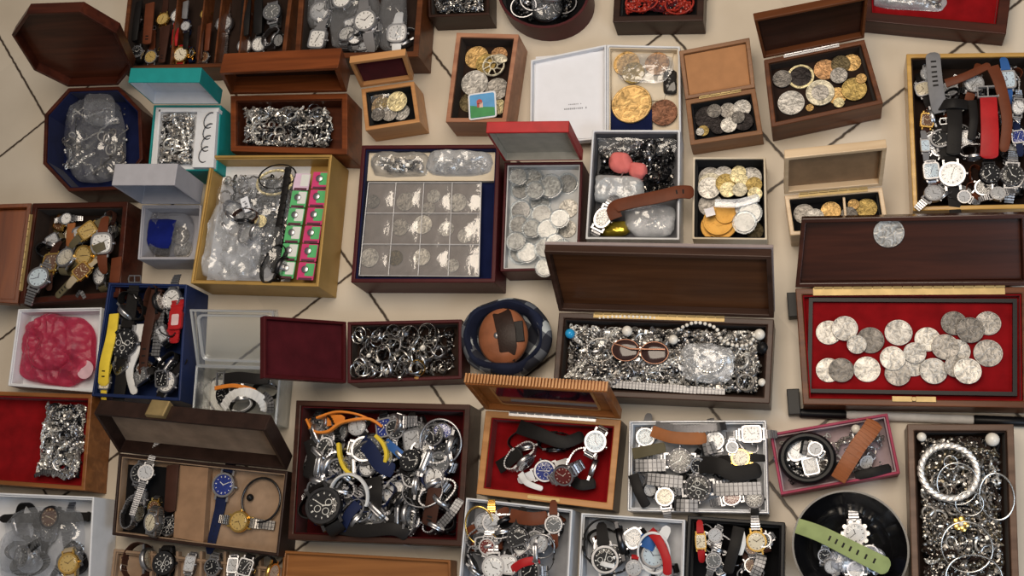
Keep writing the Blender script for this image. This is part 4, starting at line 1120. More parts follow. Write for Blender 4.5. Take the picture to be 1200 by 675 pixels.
# album page: clear pockets
inv = (Matrix.Translation((B.c.x, B.c.y, 0)) @ Matrix.Rotation(B.rz, 4, 'Z')).inverted()
zt = B.zr - .006
pq = [at(x, y, zt) for x, y in ((432, 214), (564, 214), (561, 324), (421, 323))]
pc = sum(pq, Vector()) / 4
page = empty('coin_album_page', (pc.x, pc.y, zt - .004))
loc = [p - pc for p in pq]
SHEETG = clear('album_film', (.88, .87, .85), .10, .10, .12, 60, .35)
def bil(u, v): return loc[0] * (1 - u) * (1 - v) + loc[1] * u * (1 - v) + loc[2] * u * v + loc[3] * (1 - u) * v
WELD = plain('album_weld', (.45, .44, .45), .25, coat=.5)
back = MB(); back.prism([(p.x, p.y) for p in loc[::-1]], .0, .0006)
link('backing', back.mesh('backing', plain('album_backing', (.20, .17, .16), .4)), page)
n = 32; mb = MB(); vs = []
for j in range(n + 1):
    for i in range(n + 1):
        p = bil(i / n, j / n); vs.append((p.x, p.y, .0045 + .0008 * noise.noise(p * 60) + .0022 * abs(math.sin(PI * i / n * 4)) * abs(math.sin(PI * j / n * 3))))
mb.add(vs, [(j * (n + 1) + i, (j + 1) * (n + 1) + i, (j + 1) * (n + 1) + i + 1, j * (n + 1) + i + 1) for j in range(n) for i in range(n)])
link('pocket_film', mb.mesh('pocket_film', SHEETG, True, 60), page)
wb = MB()
for i in range(5):
    wb.tube([bil(i / 4, 0) + Vector((0, 0, .0046)), bil(i / 4, 1) + Vector((0, 0, .0046))], .0008 if i in (0, 4) else .0006, 5)
for j in range(4):
    wb.tube([bil(0, j / 3) + Vector((0, 0, .0046)), bil(1, j / 3) + Vector((0, 0, .0046))], .0007, 5)
link('pocket_seams', wb.mesh('pocket_seams', WELD, True), page)
tag(page, 'clear plastic coin page with twelve pockets in the dark red box', 'coin page')
B.base = zt - .0032
for a in [(475, 236, 11, 'worn'), (508, 230, 8, 'silver'), (536, 237, 11, 'silver'), (469, 266, 10, 'worn'), (495, 263, 11, 'bright'), (523, 268, 9, 'silver'), (545, 276, 9, 'silver'), (429, 302, 11, 'silver'), (494, 301, 10, 'bright'), (530, 311, 8, 'silver'), (463, 302, 9, 'bronze'), (502, 244, 8, 'worn'), (437, 236, 8, 'dull')]:
    coin(B, a[0], a[1], a[2], a[3], z=B.base)
# ================= gold card box
B = box('gb', 'card_box', 'large gold card box of bagged jewellery and battery strips', 'box', [(247, 182), (389, 181), (373, 336), (223, 332)], .066, .004, .036, C_GOLD, C_GOLD, 'gold card box')
o = link('sheet', MB().prism([(p.x, p.y) for p in [ (at(x, y, .03) - at(300, 260, .03)) for x, y in ((229, 328), (340, 330), (366, 190), (254, 192))]], 0, .0008).mesh('sheet', C_WHITE), loc=at(300, 260, .031))
o.name = 'paper_sheet'; tag(o, 'white paper sheet under the bags in gold card box', 'sheet'); B.base = B.fz + .004
jumble('silver_scraps', 'dark and silver trinkets under the bags in gold card box', B, [(262, 205), (345, 205), (335, 322), (245, 322)], B.fz + .004, B.fz + .018, [M_DKMETAL, M_TARN, M_STEEL, M_SIL, C_BLACK], 60, 50, 40, 50, 41, wire=.001)
hoop('bead_necklace', 'pale gold bead necklace looped at the far wall of gold box', 322, 214, 21, 14, B.zr - .012, .0024, COINS['pale'][0], 'necklace', twist=True)
hoop('cord', 'black cord looped at the far wall of gold card box', 325, 207, 22, 14, B.zr - .010, .0014, STR['Lk'][1], 'cord')
fill_watches(B, 7, (8, 11), 'ksy', ('Lk', 'Ms', 'Ld'), 13, [(265, 215), (335, 215), (325, 300), (255, 300)])
watch(B, 318, 310, 13, 'k', 'k', 'Lk', 70, 'oval', side=True, label='black watch curled on its side at near wall of gold box')
bag('plastic_bag', 'large hazy clear bag covering the far half of gold box', [(256, 205), (345, 205), (338, 272), (250, 272)], B.zr - .018, .016, FILM, 42, amp=.007)
bag('plastic_bag', 'bright crumpled clear bag at the near corner of gold box', [(250, 236), (305, 236), (306, 330), (230, 330)], B.zr - .014, .016, FILMT, 43, amp=.009)
bag('plastic_bag', 'clear bag between bright bag and battery strips in gold box', [(292, 262), (336, 262), (322, 328), (288, 328)], B.zr - .014, .012, FILM, 44, amp=.007)
# white tag
c = at(288, 240, B.zr + .001); tg = empty('price_tag', c, -1.25)
link('card', MB().prism(rrect(.0125, .0065, .0015), 0, .0006).mesh('tag_card', PAPER), tg)
ink = MB(); ink.box((.004, 0, .0008), (.003, .006, .0004)).box((-.001, .001, .0008), (.003, .004, .0004)).box((-.005, -.001, .0008), (.002, .005, .0004))
link('print', ink.mesh('print', INK), tg); tag(tg, 'small white tag with dark print on bags in gold box', 'tag')
coin(B, 305, 259, 7, 'pale', label='tiny pale gold disc near the white tag in gold box', z=B.zr - .002, free=True)
# battery strips
GRN = plain('pack_green', (.10, .42, .16), .4, var=.05); PNK = plain('pack_pink', (.55, .05, .17), .4, var=.05); PKW = plain('pack_white', (.66, .68, .66), .45, var=.03); PKL = plain('pack_lilac', (.60, .45, .58), .45)
def strip(name, label, p0, p1, n, w, c1, c2, first=None):
    A = at(*p0, B.zr - .002); C = at(*p1, B.zr - .006); d = (C - A); L = d.length / n; dn = d.normalized(); rz = math.atan2(dn.y, dn.x)
    o = empty(name, (A.x, A.y, min(A.z, C.z) - .004), rz)
    for k in range(n):
        s = link('battery_pack', MB().prism(rrect(L * .47, w / 2, .0012, 3, L * (k + .5), 0), 0, .0012, 0).prism(rrect(L * .34, w * .26, .001, 3, L * (k + .42), w * .2), .0012, .0016, 1).box((L * (k + .92), 0, .0014), (L * .12, w * .8, .0006), 2).mesh('pack', [c1 if not (first and k == 0) else first, c2, plain('pack_dark', (.10, .03, .05), .5)]), o)
        if not (first and k == 0 and c1 is GRN):
            link('battery', MB().lathe([(w * .19, .0012), (w * .2, .0016), (w * .2, .004), (w * .17, .0046)], 20, M=Matrix.Translation((L * (k + .42), -w * .05, 0))).mesh('battery', M_STEEL, True), s)
    tag(o, label, 'battery strip')
strip('battery_strip', 'green and white watch battery strip in the gold card box', (353, 201), (333, 326), 6, .026, GRN, PKW, PKL)
strip('battery_strip', 'pink watch battery strip along the side of gold card box', (375, 199), (356, 328), 6, .027, PNK, GRN)
band('watch_strap', 'dark patterned strap beside the battery strips in gold box', [(338, 196, .056), (331, 240, .058), (324, 280, .056), (320, 320, .050)], .010, 'Lk', taper=.0, ribs=3)

# ================= reddish box of mixed watches at the left edge
B = box('lb', 'watch_box', 'reddish dark wood box of old watches with lid opened left', 'box', [(38, 238), (150, 236), (140, 348), (22, 356)], .055, .009, .036, W_MAHOG, V_DARK, 'left edge box')
lid(B, LEFT, (-40, 234), (-58, 356), .016, .007, wood('glossy_redwood', (.07, .013, .002), (.18, .042, .006), coat=.1), wood('glossy_redwood', None, None))
hinge_bar(B, LEFT, .12, .88, M_BRASS, .005)
fill_watches(B, 10, (7, 10), 'ngcsk', ('Ld', 'Mt', 'Lv', 'Md'), 14, [(52, 250), (142, 250), (132, 340), (40, 342)])
for a, lb in [((70, 258, 9, 'n', 'g', 'Lv', 60, 'stub', 'square'), None), ((58, 308, 11, 'n', 'g', 'Ld', 90, 'stub', 'square'), 'square brown dial watch near the brass hinge of left box'), ((78, 303, 11, 'c', 's', 'Lv', 80, 'loop'), 'round cream dial watch in middle of left edge box'),
              ((101, 270, 10, 'g', 'g', 'Lv', 40, 'stub', 'square'), None), ((138, 282, 12, 'w', 's', 'Lb', 90, 'stub', 'cushion'), 'white cushion dial watch at right wall of left edge box'), ((62, 333, 12, 'l', 's', 'Ms', 70, 'stub'), 'pale blue dial watch at near corner of left edge box'),
              ((116, 322, 11, 'w', 's', 'Lv', 100, 'loop', 'oval'), 'oval white dial watch leaning near white organza box'), ((97, 298, 11, 'g', 'g', 'Lv', 20, 'stub'), None), ((94, 317, 9, 'n', 'g', 'Lc', 45, 'stub', 'square'), None), ((84, 250, 7, 'w', 's', 'Ms', 0, 'stub'), None)]:
    watch(B, *a, label=lb, tilt=(rnd.uniform(-.2, .2), rnd.uniform(-.2, .2)))
band('watch_strap', 'tan leather strap upright in middle of left edge box', [(84, 262, .056), (82, 280, .058), (83, 296, .052)], .014, 'Lt', taper=.1)
band('watch_strap', 'olive grey strap slanting across near half of left box', [(98, 312, .058), (85, 328, .060), (66, 348, .056)], .014, 'Lv', holes=3, taper=.2)
band('watch_strap', 'short brown strap standing at the right wall of left box', [(137, 302, .056), (136, 314, .058), (134, 332, .056)], .018, 'Lb', taper=0)
o = band('metal_clip', 'pale folded metal scrap at near wall of left edge box', [(88, 352, .052), (94, 342, .058), (100, 350, .054)], .006, 'Ms', cat='scrap', taper=0)

# ================= white box with pink organza
B = box('pb', 'card_box', 'white card box holding a crumpled pink organza pouch', 'box', [(21, 362), (119, 360), (112, 460), (9, 452)], .042, .003, .03, C_WHITE, C_WHITE, 'pink organza box')
ORG = clear('pink_organza', (.86, .30, .42), .03, .34, .5, 90, .9)
for nn_ in ORG.node_tree.nodes:
    if nn_.type == 'BSDF_DIFFUSE': nn_.inputs[0].default_value = (.62, .05, .14, 1)
jumble('silver_scraps', 'small dark trinkets inside the pink organza pouch', B, [(45, 400), (95, 400), (90, 444), (38, 442)], B.fz + .003, B.fz + .010, [V_MAROON, M_TARN, M_COPPER], 30, 40, 12, 20, 51)
bag('organza_pouch', 'crumpled pink organza pouch filling the small white box', [(26, 368), (116, 372), (110, 455), (20, 448)], B.fz + .010, .016, ORG, 52, cat='pouch', amp=.013, round_=.2)
bag('organza_pouch', 'second fold of pink organza standing tall in white box', [(42, 366), (84, 368), (84, 436), (32, 436)], B.fz + .020, .014, ORG, 53, cat='pouch', amp=.014, round_=.3)
coin(B, 99, 433, 10, 'cream', label='round white tag under the pink organza in small white box', z=B.zr - .008, what='paper_disc', free=True)
LABELS[-1][0]['category'] = 'tag'; LABELS[-1][0].data = MB().prism(outline('round', .0195), 0, .0015).mesh('disc', plain('pinkish_paper', (.62, .42, .48), .6))

# ================= navy box with watches
B = box('nb', 'watch_box', 'navy blue box packed with upright strap watches at left', 'box', [(127, 331), (219, 333), (211, 470), (107, 464)], .065, .0035, .04, C_NAVY, C_NAVY, 'navy watch box')
fill_watches(B, 16, (8, 11), 'knsy', ('Lk', 'Ld', 'Md', 'Ms'), 15, [(128, 342), (205, 342), (196, 455), (122, 455)])
watch(B, 143, 401, 16, 'k', 's', 'Lk', 86, 'flat', label='large steel chronograph with black dial on long black strap', tilt=(.04, .02), z=B.zr - .006, free=True, chrono=True, diver=True)
band('watch_strap', 'yellow strap standing at the left wall of navy box', [(134, 368, .066), (130, 395, .070), (123, 425, .070), (121, 452, .064)], .016, 'Ly', taper=-.1, holes=2)
watch(B, 122, 448, 8, 'c', 's', 'Ly', 85, 'stub', 'square', label='small square watch on yellow strap at near corner of navy box', tilt=(0, 0), z=B.zr - .01, free=True)
band('watch_strap', 'dark brown leather strap running down middle of navy box', [(184, 340, .066), (176, 372, .070), (170, 405, .068), (167, 440, .066)], .018, 'Ld', holes=3)
band('watch_strap', 'steel link bracelet laid along the dark brown strap', [(190, 350, .062), (186, 385, .066), (182, 418, .064)], .014, 'Ms', ribs=2, taper=.1)
band('watch_strap', 'white strap behind the large chronograph in navy box', [(165, 380, .058), (160, 410, .060), (152, 435, .060), (158, 462, .056)], .013, 'Lw', taper=.1)
# red digital watch
W = band('digital_watch', 'red digital watch with rectangular face at right wall of navy box', [(209, 352, .064), (205, 375, .070), (202, 402, .062)], .020, 'Lr', cat='watch', taper=0, ribs=6)
cc = at(206, 375, .0725) - W.location
link('case', MB().prism(rrect(.0105, .0145, .004, 4), -.003, .002).mesh('case', STR['Lr'][1]), W, loc=cc)
link('display', MB().prism(rrect(.006, .0085, .002, 4), .002, .0026).mesh('display', plain('pale_display', (.62, .45, .46), .2, coat=.6)), W, loc=cc)
watch(B, 211, 346, 12, 'w', 's', 'Ms', 90, 'stub', label='round white dial watch at far right corner of navy box', tilt=(0, -.1), z=B.zr - .012)
watch(B, 195, 448, 12, 'w', 's', 'Lk', 60, 'stub', label='round white dial watch at near right corner of navy box', tilt=(0, -.1), z=B.zr - .012)
watch(B, 178, 350, 12, 'n', 'k', 'Ld', 100, 'oval', side=True, label='brown watch curled on its side at far wall of navy box', z=B.zr - .014)
watch(B, 191, 428, 11, 'k', 'k', 'Md', 30, 'oval', side=True, label='dark metal watch curled on its side near the white dial', z=B.zr - .018)

# ================= clear plastic container
quad = [(231, 430), (328, 433), (322, 497), (226, 490)]
B = box('cp', 'plastic_container', 'clear plastic container of watches with clear lid folded back', 'box', quad, .045, .0016, .043, CLEARBOX, None, 'clear container', bevel=0)
lm = MB(); po = [Vector(p) for p in B.po]
lm.ring(inset(po, -.002), inset(po, .0005), .0425, .0455)
link('rim', lm.mesh('rim', clear('container_rim', (.8, .84, .88), .2, .35, .1), True), B.o)
lid(B, TOP, (312, 364), (236, 360), .008, .0016, CLEARBOX, None)
lr = MB(); W_, L_, d_, t_ = B.lidD
lr.ring([(0, 0), (W_, 0), (W_, L_), (0, L_)], [(.003, .003), (W_ - .003, .003), (W_ - .003, L_ - .003), (.003, L_ - .003)], -.0005, .002)
lr.ring(rrect(W_ / 2 - .008, L_ / 2 - .008, .01, 5, W_ / 2, L_ / 2), rrect(W_ / 2 - .011, L_ / 2 - .011, .01, 5, W_ / 2, L_ / 2), .002, .006)
link('lid_rim', lr.mesh('lid_rim', clear('container_rim'), True), B.lid)
B.base = .004
fill_watches(B, 5, (8, 10), 'wks', ('Ms', 'Lw', 'Lk'), 16, [(232, 442), (316, 442), (310, 486), (228, 482)])
band('watch_strap', 'black leather strap with steel clasp across clear container', [(262, 444, .040), (280, 442, .042), (300, 444, .042), (316, 444, .038)], .016, 'Lk', taper=0, buckle=1)
band('watch_strap', 'orange and black strap across middle of clear container', [(252, 455, .040), (275, 452, .043), (300, 458, .042)], .006, 'Lo', taper=0)
band('watch_strap', 'white ceramic bracelet arching over near side of clear container', [(262, 478, .034), (272, 464, .044), (290, 460, .046), (306, 468, .042), (312, 482, .034)], .014, 'Lw', taper=0, ribs=3)
band('watch_strap', 'steel bracelet standing at the right wall of clear container', [(308, 462, .040), (316, 470, .044), (317, 484, .04)], .012, 'Ms', taper=0, ribs=2)

# ================= ring box
B = box('ri', 'ring_box', 'dark red leather box crowded with silver rings, lid open left', 'box', [(407, 377), (541, 374), (541, 444), (407, 449)], .042, .005, .024, C_DKRED, V_DARK, 'dark red ring box')
lid(B, LEFT, (306, 362), (304, 432), .010, .0045, C_DKRED, V_MAROON)
rr = random.Random(8)
jumble('silver_scraps', 'dark bed of small silver pieces under the rings', B, [(413, 381), (534, 379), (534, 440), (412, 443)], B.fz + .002, B.fz + .008, [M_DKMETAL, M_TARN], 26, 40, 20, 20, 61)
GEM = plain('gemstone', (.05, .05, .06), .1, coat=1); GEMA = plain('amber_stone', (.45, .24, .08), .15, coat=1)
for k in range(64):
    x, y = inquad(rr, [(416, 384), (528, 382), (528, 436), (414, 438)])
    finger_ring(B, x, y, rr.uniform(7, 11), rr.choice([M_SIL, M_SIL, M_TARN, M_STEEL]), stone=rr.choice([None, None, None, GEM, M_SIL, PEARL]), wide=rr.choice([.22, .34, .5]), group='rings in the dark red ring box')
for (x, y, r) in ((478, 394, 14), (500, 386, 11), (418, 434, 10), (497, 415, 11), (455, 399, 9)):
    finger_ring(B, x, y, r, M_SIL, tilt=.1, wide=.34, group='rings in the dark red ring box')
finger_ring(B, 488, 433, 10, M_GOLD, stone=GEMA, label='gold ring with amber stone at near wall of ring box', group='rings in the dark red ring box', wide=.4)

# ================= plaid pouch with leather purse
NV = plain('navy_plaid_cloth', (.010, .014, .035), .9, bs=400, bst=.4)
def plaid():
    m, nt, b = nodes('plaid_cloth'); v = coords(nt, (1, 1, 1), (0, 0, .5))
    sp = N(nt, 'ShaderNodeSeparateXYZ'); nt.links.new(v, sp.inputs[0])
    outs = []
    for ax in (0, 1):
        ml = N(nt, 'ShaderNodeMath', operation='MULTIPLY'); ml.inputs[1].default_value = 28; nt.links.new(sp.outputs[ax], ml.inputs[0])
        fr = N(nt, 'ShaderNodeMath', operation='FRACT'); nt.links.new(ml.outputs[0], fr.inputs[0])
        g = N(nt, 'ShaderNodeMath', operation='LESS_THAN'); g.inputs[1].default_value = .42; nt.links.new(fr.outputs[0], g.inputs[0]); outs.append(g.outputs[0])
    ad = N(nt, 'ShaderNodeMath', operation='ADD'); nt.links.new(outs[0], ad.inputs[0]); nt.links.new(outs[1], ad.inputs[1])
    h = N(nt, 'ShaderNodeMath', operation='MULTIPLY'); h.inputs[1].default_value = .5; nt.links.new(ad.outputs[0], h.inputs[0])
    r = ramp(nt, [(.0, (.012, .014, .025)), (.5, (.09, .10, .12)), (1, (.42, .46, .48))]); nt.links.new(h.outputs[0], r.inputs[0])
    nt.links.new(r.outputs[0], b.inputs['Base Color']); b.inputs['Roughness'].default_value = .9; return m
PL = plaid()
c = at(591, 394, .045); c.z = 0; hat = empty('plaid_pouch', c, -.15)
def lumpy(prof, n, seed, sx, sy, amp):
    vs = []; fs = []
    for q, (r, z) in enumerate(prof):
        for k in range(n):
            a = 2 * PI * k / n; w = 1 + amp * noise.noise(Vector((math.cos(a) * 1.6, math.sin(a) * 1.6, seed + q * .25)))
            vs.append((r * w * math.cos(a) * sx, r * w * math.sin(a) * sy, z + .004 * noise.noise(Vector((math.cos(a) * 3, math.sin(a) * 3, seed + 9 + q * .3))) * (q > 0)))
    for q in range(len(prof) - 1):
        for k in range(n): j = (k + 1) % n; fs.append((q * n + k, q * n + j, q * n + n + j, q * n + n + k))
    L = (len(prof) - 1) * n; fs.append(tuple(range(n - 1, -1, -1))); fs.append(tuple(L + k for k in range(n)))
    return MB().add(vs, fs)
def ringonly(mb):
    mb.f = mb.f[:-2]; mb.m = mb.m[:-2]; return mb
prof = [(.048, .0), (.058, .012), (.064, .028), (.066, .044), (.062, .053), (.055, .055), (.050, .050), (.046, .034), (.040, .022)]
link('cloth_body', lumpy(prof, 56, 3, 1.0, .86, .12).mesh('cloth_body', PL, True, 70), hat)
link('navy_border', ringonly(lumpy([(.0605, .0495), (.0585, .0575), (.054, .0595), (.050, .054), (.044, .034)], 56, 3.1, 1.0, .86, .13)).mesh('navy_border', NV, True, 70), hat)
tag(hat, 'round plaid cloth pouch with navy border in middle of floor', 'pouch')
c = at(587, 392, .055); c.z = .030; pu = empty('leather_purse', c, .1)
LT = plain('saddle_leather', (.26, .095, .045), .4, bs=350, bst=.3, var=.3, vs=30)
link('purse_body', MB().lathe([(.030, 0), (.036, .004), (.038, .012), (.035, .019), (.025, .0225), (.008, .0235)], 44, sx=.95, sy=1.1).mesh('purse_body', LT, True, 60), pu)
link('seam', MB().torus(.0375, .0011, 44, 6, sx=.95, sy=1.1).mesh('seam', L_BROWN, True), pu, loc=(0, 0, .012))
link('flap', MB().ribbon([(-.002, .040, .014), (.004, .028, .0225), (.008, .004, .026), (.008, -.018, .0245), (.004, -.036, .016)], (1, 0, 0), [.022, .026, .027, .025, .02], .003).mesh('flap', L_BROWN, True), pu)
link('snap', MB().lathe([(.0045, 0), (.0045, .0015), (.002, .003)], 16).mesh('snap', M_STEEL, True), pu, loc=(-.006, 0, .0235))
link('pocket', MB().box((.022, .001, .0215), (.020, .03, .003)).mesh('pocket', L_BLACK), pu, bevel=.001)
tag(pu, 'round brown leather purse with dark flap inside the plaid pouch', 'purse')

# ================= large dark wood box of jewellery
B = box('big', 'jewellery_box', 'large dark wooden jewellery box heaped with silver, lid raised', 'box', [(655, 366), (907, 374), (902, 473), (647, 462)], .055, .008, .028, W_GREY, V_DARK, 'large jewellery box')
B.body.data.materials[1] = B.body.data.materials[0] = wood('walnut', (.026, .013, .009), (.065, .034, .024))
WAL2 = wood('lid_walnut', (.045, .017, .007), (.11, .044, .018), axis=0)
lid(B, TOP, (909, 290), (639, 283), .016, .006, wood('walnut', None, None), WAL2)
hinge_bar(B, TOP, .22, .83, M_BRASS, .006)
link('lid_edge', MB().ring(inset([(0, 0), (B.lidD[0], 0), (B.lidD[0], B.lidD[1]), (0, B.lidD[1])], -.0006), inset([(0, 0), (B.lidD[0], 0), (B.lidD[0], B.lidD[1]), (0, B.lidD[1])], .002), B.lidD[2] - .004, B.lidD[2] + .0006).mesh('lid_edge', plain('pale_edge', (.30, .25, .25), .3, var=.05)), B.lid)
jumble('jewellery_pile', 'dense heap of silver chains, beads and charms in large box', B, [(664, 373), (897, 380), (893, 464), (656, 454)], B.fz + .004, B.zr - .004, [H_SIL, H_MID, M_STEEL, H_SIL, H_MID, H_SIL, M_DKMETAL, M_TARN, H_MID, H_MID], 360, 700, 190, 380, 71, wire=.0008)
TQ = plain('turquoise', (.02, .30, .62), .25, coat=.5)
def bead(px, py, rp, z, mat, name, label, cat='bead'):
    r = rp * mpp(px, py, z); o = link(name, MB().sphere((0, 0, 0), r, 16, 10).mesh(name, mat, True), loc=at(px, py, z)); tag(o, label, cat); return o
bead(668, 391, 6, .056, TQ, 'turquoise_bead', 'bright turquoise bead by the left wall of large jewellery box')
bead(735, 388, 6.5, .054, PEARL, 'pearl', 'large pearl above the dark lenses in large jewellery box', 'pearl')
bead(789, 398, 6, .054, PEARL, 'pearl', 'pearl beside the silver bag in large jewellery box', 'pearl')
# string of pearls
def string(name, label, pts, r, mat, cat='necklace', gap=2.1):
    P3 = [at(x, y, z) for x, y, z in pts]; c = P3[0].copy(); sp = smooth_path([p - c for p in P3], 160); mb = MB(); acc = 0; last = sp[0]; mb.sphere(last, r, 9, 6)
    for p in sp[1:]:
        acc += (p - last).length; last = p
        if acc > r * gap: mb.sphere(p, r, 9, 6); acc = 0
    o = link(name, mb.mesh(name, mat, True), loc=c); tag(o, label, cat)
string('pearl_necklace', 'row of pearls along the hinge wall of large jewellery box', [(703, 372, .054), (730, 371, .055), (760, 372, .055), (778, 374, .053)], .0026, PEARL)
string('pearl_necklace', 'curved pearl string right of middle in large jewellery box', [(795, 386, .053), (815, 378, .055), (838, 384, .056), (846, 398, .056), (862, 405, .056), (880, 402, .055), (884, 388, .054)], .0027, PEARL)
string('bead_bracelet', 'crystal bead string lying left of the dark lenses', [(690, 385, .053), (688, 405, .054), (694, 425, .053), (716, 428, .053)], .0018, M_SIL)
# small sunglasses-like dark lenses
sg = empty('folded_sunglasses', at(750, 412, .056), -.15); sg.scale = (1.12, 1.25, 1)
DK = plain('brown_lens', (.035, .016, .014), .12, coat=.8)
for s, nm in ((-1, 'lens'), (1, 'lens')):
    link(nm, MB().lathe([(.0155, 0), (.0165, .0008), (.014, .002), (.006, .003)], 28, M=Matrix.Translation((s * .0175, 0, 0)), sx=1, sy=.72).mesh('lens', DK, True), sg)
    link('lens_rim', MB().torus(.0165, .0006, 30, 6, sy=.72, M=Matrix.Translation((s * .0175, 0, .001))).mesh('lens_rim', plain('dull_copper', (.30, .15, .10), .4, .8), True), sg)
link('bridge', MB().tube([(-.003, .004, .001), (0, .006, .003), (.003, .004, .001)], .0009, 6).mesh('bridge', plain('dull_copper'), True), sg)
link('temple', MB().tube([(-.033, .006, .002), (-.01, .001, .006), (.03, .004, .005)], .0009, 6).mesh('temple', plain('dull_copper'), True), sg)
tag(sg, 'small dark brown sunglasses lying in the large jewellery box', 'sunglasses')
bag('plastic_bag', 'square clear bag of silver coils in the large jewellery box', [(797, 400), (862, 404), (858, 452), (793, 446)], B.zr - .006, .010, FILMT, 72, amp=.006)
hoop('chain_coil', 'coiled silver chain inside the square clear bag', 832, 424, 16, 13, B.zr + .001, .0016, M_SIL, 'chain', twist=True)
hoop('bracelet', 'pale wire bracelet circling left of the dark lenses', 704, 410, 17, 14, .055, .0006, M_TARN, 'bracelet')
bead(894, 408, 8, .050, C_BLACK, 'black_stone', 'black oval stone at the right wall of large jewellery box', 'stone')
bead(890, 392, 7, .052, PEARL, 'shell_disc', 'pale shell disc at far right corner of large jewellery box', 'shell')
bead(893, 448, 5, .052, PEARL, 'pearl', 'pearl in the near right corner of large jewellery box', 'pearl')
band('watch_strap', 'silver mesh band along the near wall of large jewellery box', [(716, 450, .050), (760, 453, .052), (800, 456, .052), (850, 460, .050)], .010, 'Ms', taper=0, ribs=1, t=.002)

# ================= orange wood box with window lid
B = box('ow', 'watch_box', 'orange wood watch box with red velvet and window lid raised', 'box', [(569, 481), (728, 492), (718, 598), (558, 579)], .052, .009, .03, W_DARK, V_RED, 'orange wood box', rim=wood('honey_wood', (.30, .125, .035), (.48, .235, .085)))
lid(B, TOP, (716, 449), (545, 436), .014, .007, W_ORANGE, W_ORANGE)
W_, L_, d_, t_ = B.lidD
wp = rrect(W_ / 2 - .028, L_ / 2 - .014, .006, 4, W_ / 2, L_ / 2)
link('window_border', MB().ring(rrect(W_ / 2 - .025, L_ / 2 - .011, .007, 4, W_ / 2, L_ / 2), wp, d_ - t_ * .6 - .004, d_ - t_ * .6 - .0022).mesh('window_border', wood('honey_wood', None, None)), B.lid)
link('window_pane', MB().prism(wp, d_ - t_ * .6 - .0036, d_ - t_ * .6 - .0024).mesh('window_pane', plain('maroon_reflection_glass', (.030, .012, .022), .06, coat=1, var=.6, vs=25)), B.lid)  # maroon reflection painted into the pane as mottled dark colour
rb = MB()
for i in range(44): rb.box(((i + .5) / 44 * W_, L_ + .0008, d_ / 2), (W_ / 80, .002, d_ * .9))
link('ribbed_edge', rb.mesh('ribbed_edge', W_LIGHT), B.lid)
hinge_bar(B, TOP, .18, .82, M_STEEL, .005)
link('latch_plate', MB().prism(rrect(.022, .0022, .0015, 3, 0, 0), 0, .001).mesh('latch_plate', M_BRASS), B.o, M=Matrix.Translation((*(B.po[0].lerp(B.po[1], .5) + Vector((0, .0045))), B.zr + .0002)))
watch(B, 615, 508, 12, 'k', 's', 'Lk', 10, 'oval', side=True, label='black strap watch on its side at far left in orange box')
watch(B, 650, 512, 12, 'k', 'k', 'Lk', 0, 'oval', side=True, label='all black watch on its side at far middle in orange box')
watch(B, 608, 534, 12, 'k', 's', 'Ms', 40, 'oval', side=True, label='steel watch on its side at left in orange wood box')
watch(B, 684, 545, 13, 's', 's', 'Ms', 70, 'ring', side=True, label='steel bracelet standing curled at right in orange wood box')
watch(B, 660, 555, 13, 'r', 's', 'Ms', 20, 'oval', label='dark red dial steel watch at middle of orange wood box', tilt=(.3, .4))
watch(B, 697, 517, 13.5, 'l', 's', 'Ms', 60, 'loop', label='pale blue dial watch at far right of orange wood box', tilt=(0, .1), cap=.01)
watch(B, 637, 551, 13.5, 'b', 's', 'Lw', 200, 'stub', label='bright blue dial watch with white strap in orange wood box', tilt=(.15, -.2), chrono=True, cap=.01)
band('watch_strap', 'black leather strap slumped over the far watches in orange box', [(608, 500, .050), (630, 508, .058), (660, 518, .058), (684, 510, .050)], .020, 'Lk', holes=2)
band('watch_strap', 'short black strap at left wall of orange wood box', [(584, 548, .036), (596, 540, .042), (610, 528, .046)], .018, 'Lk', taper=.1)
band('watch_strap', 'black strap tail below the dark red dial watch', [(668, 560, .036), (680, 568, .040), (698, 566, .034)], .015, 'Lk', taper=.1)
band('watch_strap', 'white rubber strap in front of the blue dial watch', [(610, 555, .040), (618, 566, .046), (636, 573, .044)], .009, 'Lw')

# ================= red velvet coin box, right
B = box('cc', 'coin_box', 'large red velvet lined wooden box of silver dollars at right', 'box', [(932, 338), (1206, 336), (1208, 478), (941, 474)], .045, .0085, .014, W_GREY, V_RED, 'red velvet box')
B.body.data.materials[1] = B.body.data.materials[0] = W_BROWN
lid(B, TOP, (1206, 250), (925, 254), .016, .006, wood('lid_mahogany', (.022, .006, .003), (.06, .016, .008), coat=.6, rough=.25), wood('lid_mahogany', None, None))
hinge_bar(B, TOP, .1, .92, M_BRASS, .010)
inv = (Matrix.Translation((B.c.x, B.c.y, 0)) @ Matrix.Rotation(B.rz, 4, 'Z')).inverted()
def lp(pts, z): return [(inv @ at(x, y, z)).xy for x, y in pts]
zt = B.fz + .010
tray = link('tray', MB().prism(lp(((947, 459), (1190, 463), (1190, 351), (949, 350)), zt), B.fz + .002, zt - .006).mesh('tray', V_RED), B.o)
po = lp(((946, 460), (1192, 464), (1192, 350), (948, 349)), zt)
link('tray_frame', MB().ring(po, inset(po, .005), B.fz + .002, zt).mesh('tray_frame', C_BLACK), tray)
link('latch', MB().box((-.014, 0, 0), (.024, .007, .0016)).box((.014, 0, 0), (.024, .007, .0016)).lathe([(.003, 0), (.003, .002)], 10).mesh('latch', M_BRASS), B.o, M=Matrix.Translation((*(inv @ at(1071, 468, B.zr)).xy, B.zr + .001)), bevel=.0004)
B.base = zt - .0055
po = B.po; B.inner = [(at(x, y, zt)).xy for x, y in ((950, 456), (1187, 460), (1187, 354), (952, 353))]
